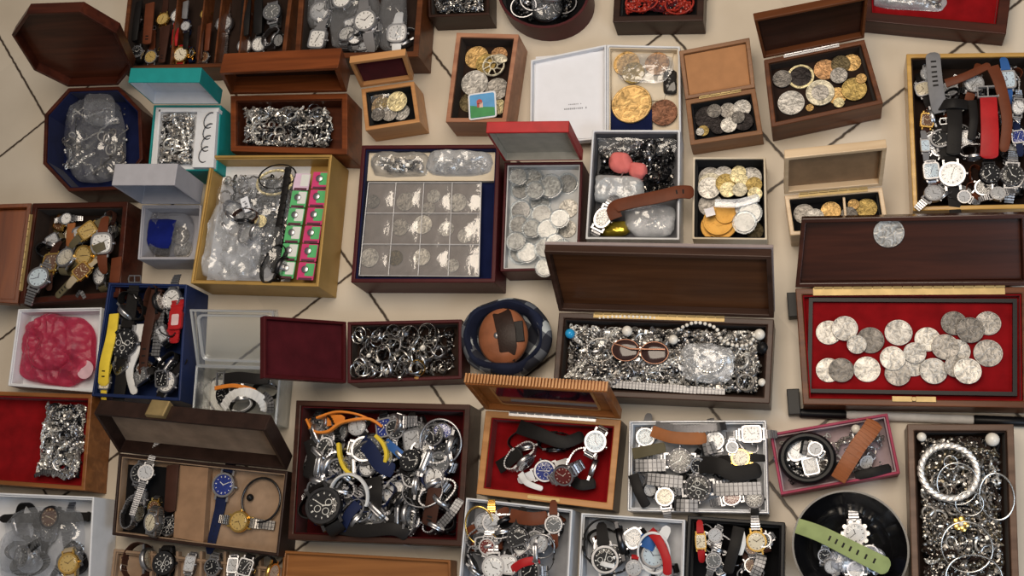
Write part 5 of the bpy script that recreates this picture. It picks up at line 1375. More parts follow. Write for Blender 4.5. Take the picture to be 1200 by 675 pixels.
for (x, y, r, m_) in [(971, 388, 15.5, 'bright'), (990, 383, 16, 'silver'), (1020, 397, 17, 'dull'), (1053, 388, 17, 'silver'), (1087, 396, 16, 'bright'), (1118, 377, 16, 'dull'), (1158, 377, 16, 'worn'), (1137, 385, 17, 'dull'), (1158, 412, 18, 'worn'), (1122, 410, 16, 'silver'), (1108, 405, 17, 'worn'), (1070, 425, 16, 'silver'), (1052, 436, 16, 'worn'), (1046, 418, 15.5, 'bright'),
                     (971, 432, 15.5, 'bright'), (986, 432, 15.5, 'dull'), (1016, 431, 16.5, 'bright'), (1094, 433, 17, 'silver'), (1120, 428, 14, 'worn'), (1134, 433, 17, 'bright'), (1072, 412, 14, 'silver'), (1004, 402, 12, 'silver')]:
    coin(B, x, y + 1.5, r, m_, free=True)
# coin added in the raised lid, standing in for a reflection in its gloss
M = B.lidM; W_, L_, d_, t_ = B.lidD
import itertools
best = min(((proj(M @ Vector((a * W_, b * L_, d_ - t_ * .6 - .0046)))[0] - 1042) ** 2 + (proj(M @ Vector((a * W_, b * L_, d_ - t_ * .6 - .0046)))[1] - 273) ** 2, a, b) for a in [i / 80 for i in range(81)] for b in [i / 40 for i in range(41)])
md = bpy.data.objects.new('coin_reflection', coin_mesh('silver')); COL.objects.link(md); md.parent = B.lid
md.matrix_basis = Matrix.Translation((best[1] * W_, best[2] * L_, d_ - t_ * .6 - .0020)) @ Matrix.Rotation(PI, 4, 'X') @ Matrix.Diagonal((.95, .95, .95, 1))
for (x, y) in ((930, 356), (930, 470)):
    P = at(x, y, .02)
    link('corner_foot', MB().box((P.x - B.c.x, P.y - B.c.y, .0085), (.016, .034, .017)).mesh('corner_foot', C_BLACK), B.o, M=Matrix.Rotation(-B.rz, 4, 'Z'), bevel=.001)
# folded umbrella-like rod under the box
a, b = at(936, 484, .006), at(1215, 495, .006); d = b - a; L = d.length
rod = empty('umbrella', a, math.atan2(d.y, d.x)); RY = Matrix.Rotation(PI / 2, 4, 'Y')
link('handle', MB().lathe([(.004, 0), (.0062, .002), (.0062, .054), (.005, .06)], 16, M=RY).mesh('handle', C_BLACK, True), rod)
link('shaft', MB().lathe([(.0046, .06), (.0058, .064), (.0058, L * .74), (.0046, L * .745)], 16, M=RY).mesh('shaft', plain('pale_grey_tube', (.68, .67, .66), .4), True), rod)
link('tip', MB().lathe([(.0052, L * .745), (.0064, L * .75), (.0064, L * .98), (.003, L)], 16, M=RY).mesh('tip', C_BLACK, True), rod)
rod.name = 'metal_rod'; tag(rod, 'pale grey rod with black ends under red velvet coin box', 'rod')

# ================= small light box right-top
B = box('lr', 'coin_box', 'pale wooden box of coins with cream edged lid, right of middle', 'box', [(919, 229), (1034, 219), (1042, 268), (926, 276)], .05, .006, .02, W_PALE, V_BLACK, 'pale wood coin box')
lid(B, TOP, (1036, 159), (910, 181), .014, .0055, W_PALE, plain('fawn_lining', (.27, .17, .095), .6))
hinge_bar(B, TOP, .15, .85, M_BRASS, .005)
for a in [(939, 245, 13, 'worn'), (973, 240, 12.5, 'gold'), (1016, 243, 13, 'brass'), (1000, 236, 7, 'gold'), (955, 254, 11, 'silver'), (995, 252, 10, 'dull')]: coin(B, *a)
tbox('divider', B, (987, 226), (990, 226), (993, 262), (990, 262), B.fz + .002, B.zr - .006, W_PALE)

# ================= gold framed tray, right edge
B = box('gt', 'watch_tray', 'gold framed tray crowded with watches at the right edge', 'box', [(1062, 63), (1212, 61), (1216, 244), (1070, 247)], .05, .006, .034, wood('gilt_wood', (.36, .20, .05), (.62, .38, .11), coat=.5), V_DARK, 'gold framed tray')
fill_watches(B, 36, (9, 12), 'kskkn', ('Ms', 'Lk', 'Lb', 'Ms', 'Lk', 'Md'), 17, [(1072, 75), (1205, 72), (1208, 238), (1078, 238)])
for a, kw in [((1088, 86, 11, 's', 's', 'Ms', 90, 'stub'), {}), ((1082, 107, 11, 'c', 's', 'Lk', 100, 'stub', 'cushion'), {}), ((1113, 104, 11, 's', 's', 'Ms', 60, 'stub'), dict(chrono=True)), ((1141, 97, 13, 's', 's', 'Lb', 70, 'stub'), dict(chrono=True)), ((1084, 140, 10, 'n', 'g', 'Ld', 80, 'loop', 'square'), {}),
              ((1104, 162, 14, 'k', 's', 'Lk', 95, 'stub'), dict(label='black dial watch under the thick black strap in gold framed tray')), ((1084, 170, 9, 'l', 's', 'Lg', 90, 'stub', 'tank'), {}), ((1085, 200, 12, 'l', 's', 'Ms', 90, 'loop', 'square'), {}), ((1094, 232, 12, 's', 's', 'Ms', 40, 'stub'), {}),
              ((1180, 92, 13, 'l', 's', 'Lu', 90, 'stub', 'square'), dict(label='pale square digital style watch with blue strap in gold framed tray')), ((1193, 125, 11, 'w', 's', 'Ms', 80, 'stub', 'oval'), {}), ((1194, 160, 10, 'b', 's', 'Ln', 90, 'stub', 'square'), {}),
              ((1139, 182, 10, 's', 's', 'Ms', 0, 'side'), {}), ((1160, 203, 14, 'k', 'k', 'Md', 90, 'stub'), dict(label='black dial sports watch below the red strap in gold framed tray', diver=True)), ((1186, 204, 15, 'k', 's', 'Ms', 80, 'stub'), dict(label='large black diver watch with steel bezel at tray right', diver=True)), ((1116, 203, 17, 'w', 's', 'Lk', 90, 'flat'), dict(label='plain round white dial watch, largest in gold framed tray', z=.052)),
              ((1170, 228, 10, 's', 's', 'Ms', 10, 'stub'), {}), ((1130, 232, 9, 's', 's', 'Ms', 150, 'stub'), {})]:
    a = list(a); sd = a[7] == 'side'
    if sd: a[7] = 'oval'
    watch(B, *a, side=sd, cap=.008, **kw) if 'tilt' in kw else watch(B, *a, side=sd, cap=.008, tilt=(rnd.uniform(-.15, .15), rnd.uniform(-.15, .15)), **kw)
band('watch_strap', 'grey rubber strap with slots over far wall of gold tray', [(1102, 132, .056), (1098, 112, .064), (1095, 88, .068), (1093, 62, .066)], .020, 'Lg', taper=.1, holes=6)
band('watch_strap', 'thick black leather strap lying lengthwise in gold framed tray', [(1118, 126, .060), (1119, 150, .064), (1117, 182, .060)], .019, 'Lk', taper=.1, holes=2)
band('watch_strap', 'black strap crossing the top of the thick black one', [(1100, 124, .058), (1118, 121, .066), (1138, 124, .058)], .014, 'Lk', taper=.1)
band('watch_strap', 'red leather strap with square steel buckle in gold framed tray', [(1158, 113, .064), (1159, 130, .066), (1160, 158, .066), (1159, 186, .060)], .020, 'Lr', taper=-.1, buckle=1)
band('watch_strap', 'brown leather strap curving beside the red strap in gold tray', [(1163, 78, .060), (1172, 100, .064), (1180, 140, .064), (1176, 178, .056)], .015, 'Lb', taper=.2)
band('watch_strap', 'reddish brown strap across the far end of gold framed tray', [(1108, 98, .058), (1130, 90, .062), (1160, 76, .060)], .012, 'Lb', taper=.2)
band('watch_strap', 'black strap standing between black watch and red strap', [(1139, 118, .060), (1141, 140, .064), (1138, 164, .060)], .011, 'Lk', taper=.1)

# ================= red lined box, left bottom
B = box('rl', 'jewellery_box', 'red velvet lined wooden box with silver pile at left edge', 'box', [(-80, 456), (108, 462), (99, 575), (-80, 562)], .055, .0065, .030, W_BROWN, V_RED, 'red lined box')
B.body.data.materials[1] = B.body.data.materials[0] = wood('amber_wood', (.12, .042, .012), (.28, .11, .035)); B.wmax = 0
jumble('jewellery_pile', 'heap of silver chains and charms on the red velvet', B, [(58, 466), (100, 467), (93, 562), (42, 557)], B.fz + .002, B.fz + .018, HEAP, 110, 120, 50, 80, 81, wire=.0009)
band('silver_brooch', 'bright wavy silver piece at near end of the silver heap', [(40, 558, .040), (52, 553, .046), (64, 554, .046), (78, 562, .042)], .006, 'Ms', cat='brooch', taper=.3)

# ================= white box bottom left with bag
B = box('wl', 'card_box', 'white card box with bagged watches in bottom left corner', 'box', [(-80, 574), (110, 582), (103, 720), (-80, 710)], .06, .003, .04, C_WHITE, C_WHITE, 'corner white box')
B.wmax = .3
fill_watches(B, 9, (9, 12), 'sykw', ('Ms', 'Lk', 'Md', 'Ms'), 18, [(8, 605), (95, 605), (92, 668), (5, 668)])
watch(B, 57, 606, 12, 'n', 'k', 'Lk', 0, 'flat', label='brown dial watch with black strap to the side in clear bag', tilt=(0, 0), z=B.zr - .02, free=False)
watch(B, 78, 660, 11, 'g', 'g', 'Lc', 100, 'loop', label='gold toned watch at near wall of bottom left white box')
bag('plastic_bag', 'large clear plastic bag over watches in bottom left box', [(8, 594), (102, 592), (98, 690), (-6, 690)], B.zr - .014, .018, FILM, 82, amp=.009)
bag('plastic_bag', 'small folded clear bag at left in bottom left box', [(2, 622), (50, 616), (44, 672), (-4, 672)], B.zr - .006, .014, FILM, 83, amp=.008)

# ================= brown leather watch case
def rq(q, r=.1, n=4):
    out = []
    for i in range(4):
        a, b, c = Vector(q[i - 1]), Vector(q[i]), Vector(q[(i + 1) % 4]); p0 = b.lerp(a, r * 1.0 * 60 / max(1, (a - b).length)); p1 = b.lerp(c, r * 60 / max(1, (c - b).length))
        for k in range(n + 1):
            t = k / n; out.append(tuple(p0.lerp(b, t).lerp(b.lerp(p1, t), t)))
    return out
q = [(139, 531), (337, 552), (326, 652), (131, 627)]
B = box('lc', 'watch_case', 'brown leather watch case open with beige pads, lid raised', 'box', q, .05, .004, .022, L_BROWN, V_BEIGE, 'leather case')
lid(B, TOP, (322, 486), (100, 467), .024, .005, L_BROWN, V_BEIGE)
W_, L_, d_, t_ = B.lidD
link('clasp', MB().prism(rrect(.015, .008, .002, 3, W_ * .58, L_ + .000), d_ * .0 + .002, d_ + .002).ring(rrect(.011, .006, .002, 3, W_ * .58, L_ - .002), rrect(.007, .003, .001, 3, W_ * .58, L_ - .002), d_ + .002, d_ + .003).mesh('clasp', M_BRASS), B.lid)
tbox('watch_pad', B, (208, 545), (244, 548), (238, 636), (203, 630), B.fz + .002, B.zr - .006, plain('fawn_pad', (.26, .155, .09), .8, var=.12))
tbox('left_pad', B, (146, 544), (206, 548), (200, 630), (140, 622), B.fz + .001, B.fz + .004, V_BLACK)
sh = MB()
for (a, kw) in [((163, 551, 11, 'k', 's', 'Ms', 80, 'loop'), dict(label='black dial steel watch at far left corner of leather case')), ((180, 556, 9, 's', 's', 'Ms', 78, 'flat'), {}), ((164, 585, 10, 's', 's', 'Ms', 85, 'stub', 'square'), dict(label='square silver watch in left compartment of leather case')), ((147, 600, 10, 'c', 's', 'Ms', 80, 'side'), {}), ((180, 594, 8, 'n', 'g', 'Mt', 85, 'loop'), {}), ((197, 617, 11, 'k', 's', 'Ms', 170, 'stub'), dict(label='black dial watch at near wall of leather case', chrono=True)), ((175, 617, 11, 'c', 's', 'Mt', 80, 'loop', 'oval'), {})]:
    a = list(a); sd = a[7] == 'side'
    if sd: a[7] = 'oval'
    watch(B, *a, side=sd, **kw)
band('watch_strap', 'dark brown leather strap along the pad of leather case', [(203, 545, .048), (201, 570, .052), (199, 600, .048)], .020, 'Ld', taper=.1)
watch(B, 261, 568, 14, 'b', 's', 'Ln', 78, 'flat', label='blue dial steel watch on navy fabric strap in leather case', tilt=(.02, .02), z=B.fz + .004, free=True, diver=False)
watch(B, 279, 611, 12, 'g', 'g', 'Mt', 172, 'stub', label='round gold dial watch in right half of leather case', tilt=(0, 0))
band('watch_strap', 'pale metal bracelet stretched beside the round gold watch', [(290, 610, .034), (306, 614, .036), (322, 616, .034)], .013, 'Mt', taper=.1, ribs=2)
hoop('bangle', 'thin dark bangle above the round gold watch in leather case', 306, 586, 23, 24, .036, .0016, M_DKMETAL)
o = bead(293, 583, 4, .034, C_BLACK, 'pendant_tip', 'small black bead inside the thin dark bangle', 'bead')

# second tray of the leather case
B = box('lt', 'watch_tray', 'beige watch tray with loose watches below the leather case', 'box', [(133, 643), (328, 666), (330, 735), (124, 722)], .035, .004, .012, V_BEIGE, V_BEIGE, 'beige watch tray')
B.wmax = .5
for a in [(160, 658, 13, 'c', 's', 'Ld', 100, 'ring', 'round', True), (190, 660, 13, 'k', 'k', 'Lk', 90, 'loop', 'round', False), (221, 661, 9, 's', 's', 'Ms', 85, 'loop', 'tank', False), (248, 664, 10, 'k', 's', 'Ms', 80, 'loop', 'round', False), (271, 663, 9, 's', 's', 'Ms', 90, 'loop', 'tank', False), (290, 665, 10, 'k', 's', 'Lk', 75, 'loop', 'square', False), (315, 670, 11, 'c', 'g', 'Lk', 80, 'ring', 'round', True)]:
    watch(B, *a[:9], side=a[9], chrono=(a[0] == 190), free=True)
for x in (176, 206, 234, 262, 303): tbox('divider', B, (x, 646), (x + 3, 646), (x + 1, 700), (x - 2, 700), .024, .034, V_BEIGE)

# ================= big dark watch box
B = box('dw', 'watch_box', 'large dark wooden box piled high with sports watches', 'box', [(347, 469), (551, 474), (541, 640), (337, 632)], .056, .008, .042, W_DARK, velvet('dark_red_velvet', (.05, .004, .005)), 'large dark box')
B.body.data.materials[1] = B.body.data.materials[0] = wood('dark_walnut', (.020, .008, .005), (.055, .021, .013))
fill_watches(B, 44, (11, 15), 'kskkyb', ('Ms', 'Lk', 'Lk', 'Lk', 'Md', 'Ln'), 19, [(360, 485), (542, 488), (535, 625), (352, 620)], ('side', 'side', 'loop', 'stub'))
fill_watches(B, 22, (11, 14), 'kskyk', ('Ms', 'Lk', 'Ms', 'Lg', 'Lk'), 20, [(365, 495), (535, 498), (528, 615), (360, 610)])
Z = B.zr - .016
for (a, kw) in [((375, 487, 14, 's', 's', 'Lo', 0, 'stub', 'oval'), dict(label='oval silver watch beside the orange strap in large dark box', tilt=(.5, 0))), ((463, 488, 15, 's', 's', 'Ms', 0, 'stub', 'oval'), dict(label='oval silver watch at far wall of large dark box', tilt=(.6, 0))),
                ((516, 520, 15, 'w', 's', 'Ms', 75, 'ring'), dict(side=True, label='large steel bracelet watch curled at far right of dark box')), ((370, 540, 13, 's', 's', 'Ms', 85, 'stub', 'cushion'), {}), ((392, 545, 11, 'l', 's', 'Lg', 80, 'stub', 'cushion'), {}), ((430, 547, 11, 'w', 's', 'Ln', 20, 'stub'), {}),
                ((461, 577, 14, 'w', 's', 'Lk', 178, 'flat', 'cushion'), dict(label='white faced watch on wide black strap in dark box')), ((376, 606, 21, 'k', 'k', 'Lk', 120, 'loop'), dict(label='oversized all black sports watch at near left of dark box', chrono=True)), ((487, 572, 12, 'k', 's', 'Ms', 80, 'stub'), dict(chrono=True)),
                ((509, 560, 13, 'w', 's', 'Ms', 140, 'loop'), dict(label='white dial steel watch tilted at right of large dark box')), ((400, 568, 10, 's', 's', 'Lw', 60, 'stub'), {}), ((398, 506, 11, 'y', 's', 'Lk', 30, 'stub'), {}), ((418, 500, 11, 's', 's', 'Lk', 130, 'loop'), {}), ((480, 540, 13, 'k', 'k', 'Lk', 60, 'loop'), {}), ((448, 610, 12, 's', 's', 'Ms', 100, 'loop'), {}),
                ((480, 610, 12, 'k', 's', 'Ms', 80, 'stub'), {}), ((432, 612, 9, 'w', 's', 'Ms', 0, 'stub', 'oval'), {}), ((412, 590, 11, 'y', 's', 'Ms', 60, 'stub'), {}), ((366, 575, 9, 's', 's', 'Ms', 30, 'stub', 'tank'), {})]:
    kw.setdefault('tilt', (rnd.uniform(-.2, .2), rnd.uniform(-.2, .2)))
    watch(B, *a, z=Z + rnd.uniform(-.006, .004), **kw)
band('watch_strap', 'bright orange rubber strap looped at far left of dark box', [(360, 492, .057), (368, 505, .061), (384, 506, .063), (402, 495, .063), (432, 491, .061), (448, 500, .057)], .008, 'Lo', upright=True, taper=0, t=.0035)
band('watch_strap', 'second orange band arching along far wall of dark box', [(372, 490, .057), (395, 483, .061), (420, 486, .061), (440, 495, .057)], .008, 'Lo', upright=True, taper=0, t=.003)
band('watch_strap', 'yellow rubber strap arc at left of large dark box', [(397, 520, .059), (399, 537, .063), (405, 550, .063), (415, 558, .059)], .008, 'Ly', upright=True, taper=0, t=.005)
band('watch_strap', 'yellow rubber strap arc in middle of large dark box', [(441, 511, .061), (449, 520, .065), (453, 531, .065), (452, 541, .061)], .008, 'Ly', upright=True, taper=0, t=.005)
band('watch_strap', 'blue and navy fabric strap beside the middle yellow arc', [(452, 518, .059), (462, 526, .063), (474, 537, .061)], .012, 'Lu', taper=.1)
band('watch_strap', 'navy fabric strap bunched between the two yellow arcs', [(424, 516, .057), (434, 528, .063), (446, 545, .063), (462, 552, .057)], .020, 'Ln', taper=0)
band('watch_strap', 'wide black rubber strap left of the white faced watch', [(437, 560, .061), (438, 578, .065), (438, 598, .059)], .024, 'Lk', taper=0)
hoop('bangle', 'large white rubber ring watch strap at left of dark box', 409, 581, 24, 24, .063, .0022, STR['Lw'][1], 'bangle', tiltx=.25, rot=-.5, arc=.9, fz=2)
hoop('bangle', 'slim steel bangle at far right of large dark box', 516, 518, 25, 26, .061, .0016, M_STEEL, 'bangle', tiltx=.2)
hoop('bangle', 'slim steel ring watch band at right middle of dark box', 495, 575, 24, 20, .063, .0014, M_STEEL, 'bangle', tiltx=.3, arc=.6, rot=3)
band('watch_strap', 'dark brown leather strap standing at right of dark box', [(510, 572, .061), (507, 590, .065), (502, 616, .059)], .020, 'Ld', taper=0, holes=2)
band('watch_strap', 'steel link bracelet slanting to near right corner of dark box', [(540, 585, .057), (530, 600, .061), (514, 618, .057)], .012, 'Ms', taper=0, ribs=2)

band('watch_strap', 'black rubber strap across near wall of large dark box', [(395, 618, .058), (425, 622, .062), (460, 620, .062), (478, 628, .056)], .018, 'Lk', taper=.1)
band('watch_strap', 'black leather strap at left wall of large dark box', [(362, 516, .058), (366, 535, .062), (360, 560, .058)], .017, 'Lk', taper=.1, holes=2)
band('watch_strap', 'navy rubber strap left of the wide black one', [(420, 590, .060), (408, 604, .064), (400, 622, .060)], .015, 'Ln', taper=.1)
# ================= closed orange-brown box below it
B = box('ob', 'wooden_tray', 'flat orange-brown wooden box below the large dark watch box', 'box', [(332, 645), (528, 656), (528, 730), (326, 730)], .03, .004, .006, wood('amber_board', (.15, .055, .016), (.28, .115, .035)), None, 'orange-brown lid')

# ================= white boxes along the bottom
B = box('b1', 'card_box', 'white card box of steel watches at bottom, below orange box', 'box', [(546, 583), (671, 597), (664, 722), (534, 716)], .055, .0025, .036, C_WHITE, plain('pale_lining', (.30, .31, .34), .7), 'watch-filled card box')
B.wmax = .35
fill_watches(B, 18, (10, 13), 'ksywk', ('Ms', 'Lk', 'Ms', 'Lb'), 22, [(550, 600), (658, 606), (652, 672), (544, 672)])
for (a, kw) in [((606, 630, 14, 'k', 'k', 'Lk', 80, 'stub'), dict(label='large black dial watch in middle of white bottom box', diver=True)), ((575, 612, 11, 's', 's', 'Mg', 90, 'stub'), {}), ((577, 664, 14, 'w', 's', 'Ms', 90, 'stub'), dict(label='round white dial watch at bottom edge in white box')), ((570, 640, 10, 'r', 's', 'Ms', 85, 'stub'), {}), ((648, 614, 11, 'y', 's', 'Lb', 90, 'stub'), {}), ((632, 636, 11, 's', 's', 'Ms', 20, 'loop'), {})]:
    kw.setdefault('tilt', (.1, .1)); watch(B, *a, cap=.006, **kw)
band('watch_strap', 'brown leather strap at far wall of white bottom box', [(598, 604, .056), (622, 608, .060), (642, 606, .056)], .018, 'Lb', taper=.1)
band('watch_strap', 'red strap curving at near right of white bottom box', [(600, 668, .056), (612, 660, .060), (628, 658, .058), (624, 674, .054)], .011, 'Lr', taper=.1)
hoop('bangle', 'thin gold bangle at far left of white bottom box', 562, 616, 17, 22, .057, .0013, M_GOLD, tiltx=.3)
hoop('bangle', 'slim steel bangle at right of white bottom box', 634, 640, 16, 14, .058, .0012, M_STEEL, tiltx=.3)

B = box('b2', 'card_box', 'white card box with thick black watch at picture bottom middle', 'box', [(681, 601), (803, 609), (800, 722), (676, 720)], .05, .0025, .034, C_WHITE, plain('white_lining', (.5, .52, .56), .7), 'thick-watch card box')
B.wmax = .4
fill_watches(B, 8, (10, 13), 'kskw', ('Lk', 'Ms', 'Lk', 'Ld'), 23, [(690, 615), (795, 620), (792, 672), (688, 672)])
for (a, kw) in [((712, 626, 19, 'k', 'k', 'Lk', 100, 'ring'), dict(side=True, label='thick black watch curled on its side at bottom middle')), ((708, 655, 17, 'k', 's', 'Lk', 95, 'stub'), dict(label='large black watch with steel bezel edge at bottom middle', chrono=True)), ((765, 650, 15, 'l', 's', 'Lw', 60, 'stub'), dict(label='pale blue dial watch behind the red strap', tilt=(.1, .1))), ((742, 665, 10, 's', 's', 'Lr', 80, 'loop'), {})]:
    kw.setdefault('tilt', (.1, .1)); watch(B, *a, cap=.008, **kw)
band('watch_strap', 'curved red leather strap in white box at bottom middle', [(762, 622, .054), (772, 634, .060), (781, 655, .062), (782, 674, .058)], .012, 'Lr', taper=.1)
band('watch_strap', 'blue rubber strap at far side of bottom middle box', [(750, 632, .050), (760, 636, .054), (768, 640, .050)], .016, 'Lu', taper=0)
hoop('bangle', 'pale rubber ring strap circling the pale blue dial', 766, 648, 19, 24, .054, .0014, STR['Lw'][1], tiltx=.2)
band('watch_strap', 'white rubber strap end on the thick black watch', [(696, 657, .052), (708, 661, .056), (720, 664, .054)], .006, 'Lw', taper=0)

B = box('b3', 'watch_box', 'glossy black box of slim watches at bottom right of middle', 'box', [(806, 604), (920, 612), (918, 724), (800, 722)], .05, .005, .034, C_BLACK, V_BLACK, 'glossy black box')
B.wmax = .38
fill_watches(B, 14, (8, 11), 'kscny', ('Ms', 'Lk', 'Ms', 'Ld', 'Md'), 24, [(814, 618), (912, 622), (908, 672), (812, 672)])
for (a, kw) in [((886, 634, 13, 'c', 'g', 'Ms', 90, 'stub'), dict(label='round cream dial watch at far right of glossy black box')), ((819, 634, 10, 'c', 'g', 'Lr', 90, 'stub', 'tank'), dict(label='slim rectangular cream dial watch in glossy black box')), ((836, 656, 10, 'y', 's', 'Ms', 70, 'stub'), {}), ((838, 627, 9, 's', 's', 'Ms', 60, 'loop'), {})]:
    kw.setdefault('tilt', (.1, .1)); watch(B, *a, cap=.006, **kw)
band('watch_strap', 'black leather strap slanting in middle of glossy black box', [(866, 618, .052), (861, 640, .058), (852, 672, .054)], .015, 'Lk', taper=.1, holes=2)
band('watch_strap', 'white strap end beside the cream dial watch', [(868, 622, .052), (870, 636, .056), (866, 650, .052)], .009, 'Lw', taper=.1)
band('watch_strap', 'steel mesh bracelet down the right side of black box', [(893, 650, .052), (890, 662, .056), (884, 676, .054)], .013, 'Ms', taper=0, ribs=2)

# ================= clear-edged box of steel watches
B = box('kk', 'card_box', 'silver edged clear box of steel watches left of dark bowl', 'box', [(737, 493), (898, 492), (901, 602), (735, 599)], .042, .003, .032, C_GREY, C_WHITE, 'silver edged box')
B.body.data.materials[1] = B.body.data.materials[0] = plain('silver_card', (.50, .51, .54), .25, .4)
fill_watches(B, 13, (9, 12), 'ksyk', ('Ms', 'Ms', 'Lk', 'Md', 'Ms'), 25, [(748, 505), (888, 504), (890, 590), (746, 590)])
for (a, kw) in [((754, 509, 12, 'l', 's', 'Lg', 80, 'stub'), dict(label='pale blue dial watch at far left of silver edged box')), ((796, 539, 16, 'k', 's', 'Ms', 178, 'stub'), dict(label='upper of two black divers in silver edged box', diver=True)), ((818, 571, 17, 'k', 's', 'Ms', 2, 'stub'), dict(label='lower of two black divers in silver edged box', diver=True, chrono=True)),
                ((779, 583, 12, 'c', 's', 'Ms', 95, 'stub'), dict(label='round cream dial watch at near wall of silver edged box')), ((838, 516, 12, 'w', 's', 'Ms', 100, 'stub'), {}), ((868, 537, 12, 'c', 'g', 'Lk', 0, 'stub'), dict(label='pale gold dial watch on black strap in silver edged box')), ((858, 587, 12, 'r', 's', 'Ms', 10, 'stub', 'oval'), dict(label='oval dark red watch at near wall of silver edged box')),
                ((889, 588, 12, 'k', 'k', 'Lk', 90, 'stub'), {}), ((882, 505, 13, 'w', 's', 'Ms', 0, 'stub', 'square'), dict(label='wide white square watch at far right of silver edged box')), ((858, 524, 8, 's', 's', 'Ms', 90, 'stub'), {})]:
    kw.setdefault('tilt', (rnd.uniform(-.1, .1), rnd.uniform(-.1, .1))); watch(B, *a, cap=.006, **kw)
band('watch_strap', 'orange-brown leather strap along far wall of silver edged box', [(764, 505, .046), (785, 512, .050), (810, 514, .050), (828, 513, .046)], .015, 'Lt', taper=-.1)
band('watch_strap', 'black link bracelet behind the orange-brown strap', [(768, 498, .044), (800, 503, .048), (835, 501, .048), (850, 499, .044)], .011, 'Md', taper=0, ribs=2)
band('watch_strap', 'black leather strap slanting at near left of silver box', [(742, 556, .044), (748, 575, .048), (758, 594, .044)], .014, 'Lk', taper=.1)
band('watch_strap', 'wide black leather strap beside the pale gold dial watch', [(820, 545, .044), (842, 546, .052), (862, 555, .052), (892, 550, .046)], .022, 'Lk', taper=.1, holes=2)
band('watch_strap', 'olive leather strap at left wall of silver edged box', [(742, 532, .044), (760, 528, .048), (780, 524, .046)], .015, 'Lv', taper=.1)
for i, (p0, p1) in enumerate([((742, 546), (778, 545)), ((822, 528), (836, 524)), ((836, 574), (893, 572)), ((756, 561), (800, 565)), ((790, 592), (816, 593))]):
    band('watch_strap', ['steel bracelet at left of the upper black diver', 'short steel bracelet right of the upper black diver', 'long steel bracelet right of the lower black diver', 'steel bracelet left of the lower black diver', 'ribbed steel bracelet below the lower black diver'][i], [(*p0, .046), ((p0[0] + p1[0]) / 2, (p0[1] + p1[1]) / 2, .049), (*p1, .046)], .016, 'Ms', taper=.05, ribs=2)

# ================= crimson box
B = box('cr', 'gift_box', 'tilted crimson card box with black bracelet and brown strap', 'box', [(902, 508), (1040, 484), (1055, 555), (915, 580)], .032, .0035, .024, C_PINK, plain('grey_pink_lining', (.33, .25, .27), .7), 'crimson box')
fill_watches(B, 6, (8, 10), 'swk', ('Ms', 'Mt', 'Ms'), 26, [(915, 515), (1035, 495), (1044, 550), (924, 570)])
jumble('silver_scraps', 'silver chain bits along the walls of crimson card box', B, [(908, 512), (1036, 490), (1048, 550), (920, 574)], B.fz + .002, B.fz + .012, HEAP, 40, 40, 12, 30, 91)
hoop('bangle', 'thick round black bangle in the crimson card box', 946, 537, 30, 28, .033, .0055, C_BLACK, fz=1.6)
watch(B, 934, 528, 13, 'w', 's', 'Ms', 20, 'stub', 'cushion', label='silver white watch inside the thick black bangle', tilt=(0, 0), z=.016)
watch(B, 950, 546, 12, 's', 's', 'Ms', 100, 'stub', 'square', label='square silver watch low inside the thick black bangle', tilt=(0, 0), z=.018)
band('watch_strap', 'steel link bracelet over the top inside thick black bangle', [(938, 524, .030), (950, 526, .034), (966, 530, .030)], .018, 'Ms', taper=0, ribs=2)
band('watch_strap', 'orange-brown scaly leather strap slanting across crimson box', [(982, 562, .038), (992, 545, .044), (1006, 522, .046), (1017, 508, .046), (1026, 494, .042)], .0185, 'Lt', taper=-.15, ribs=3)
LABELS[-1][0].children[0].data = LABELS[-1][0].children[0].data.copy(); LABELS[-1][0].children[0].data.materials[0] = plain('russet_leather', (.26, .085, .03), .4, bs=500, bst=.5)
band('watch_strap', 'black strap at near right corner of crimson card box', [(1002, 558, .030), (1024, 553, .034), (1044, 548, .030)], .012, 'Lk', taper=.1)
bead(1003, 503, 6, .030, PEARL, 'pearl', 'white round piece near far wall of crimson card box', 'pearl')

# ================= black bowl
c = at(997, 642, .0)
z_b = .055; rb_ = 71 * mpp(997, 642, z_b); cb = at(996, 641, z_b)
bowl = empty('bowl', (cb.x, cb.y, 0))
BLK = plain('black_glaze', (.006, .006, .007), .18, coat=.6)
link('bowl_body', MB().lathe([(rb_ * .5, .0), (rb_ * .56, .004), (rb_ * .8, .022), (rb_ * .97, .050), (rb_, z_b), (rb_ * .965, z_b), (rb_ * .93, .048), (rb_ * .77, .026), (rb_ * .55, .011), (rb_ * .2, .010)], 72).mesh('bowl_body', BLK, True, 60), bowl)
link('foot_ring', MB().ring([(rb_ * .52 * math.cos(k * PI / 18), rb_ * .52 * math.sin(k * PI / 18)) for k in range(36)], [(rb_ * .47 * math.cos(k * PI / 18), rb_ * .47 * math.sin(k * PI / 18)) for k in range(36)], -.0, .004).mesh('foot_ring', BLK), bowl)
tag(bowl, 'round glossy black bowl holding a few watches at bottom right', 'bowl')
BB = Box(); BB.po = [Vector((rb_ * math.cos(a * PI / 6), rb_ * math.sin(a * PI / 6))) for a in range(12)]; BB.c = Vector((cb.x, cb.y, .055)); BB.rz = 0; BB.zr = z_b; BB.fz = .011; BB.base = .0125; BB.z0 = 0; BB.items = []; BB.name = 'black bowl'; BB.key = 'bowl'
BB.inner = [BB.c.xy + Vector((.66 * rb_ * math.cos(a * PI / 6), .66 * rb_ * math.sin(a * PI / 6))) for a in range(12)]; BOXES['bowl'] = BB; B = BB
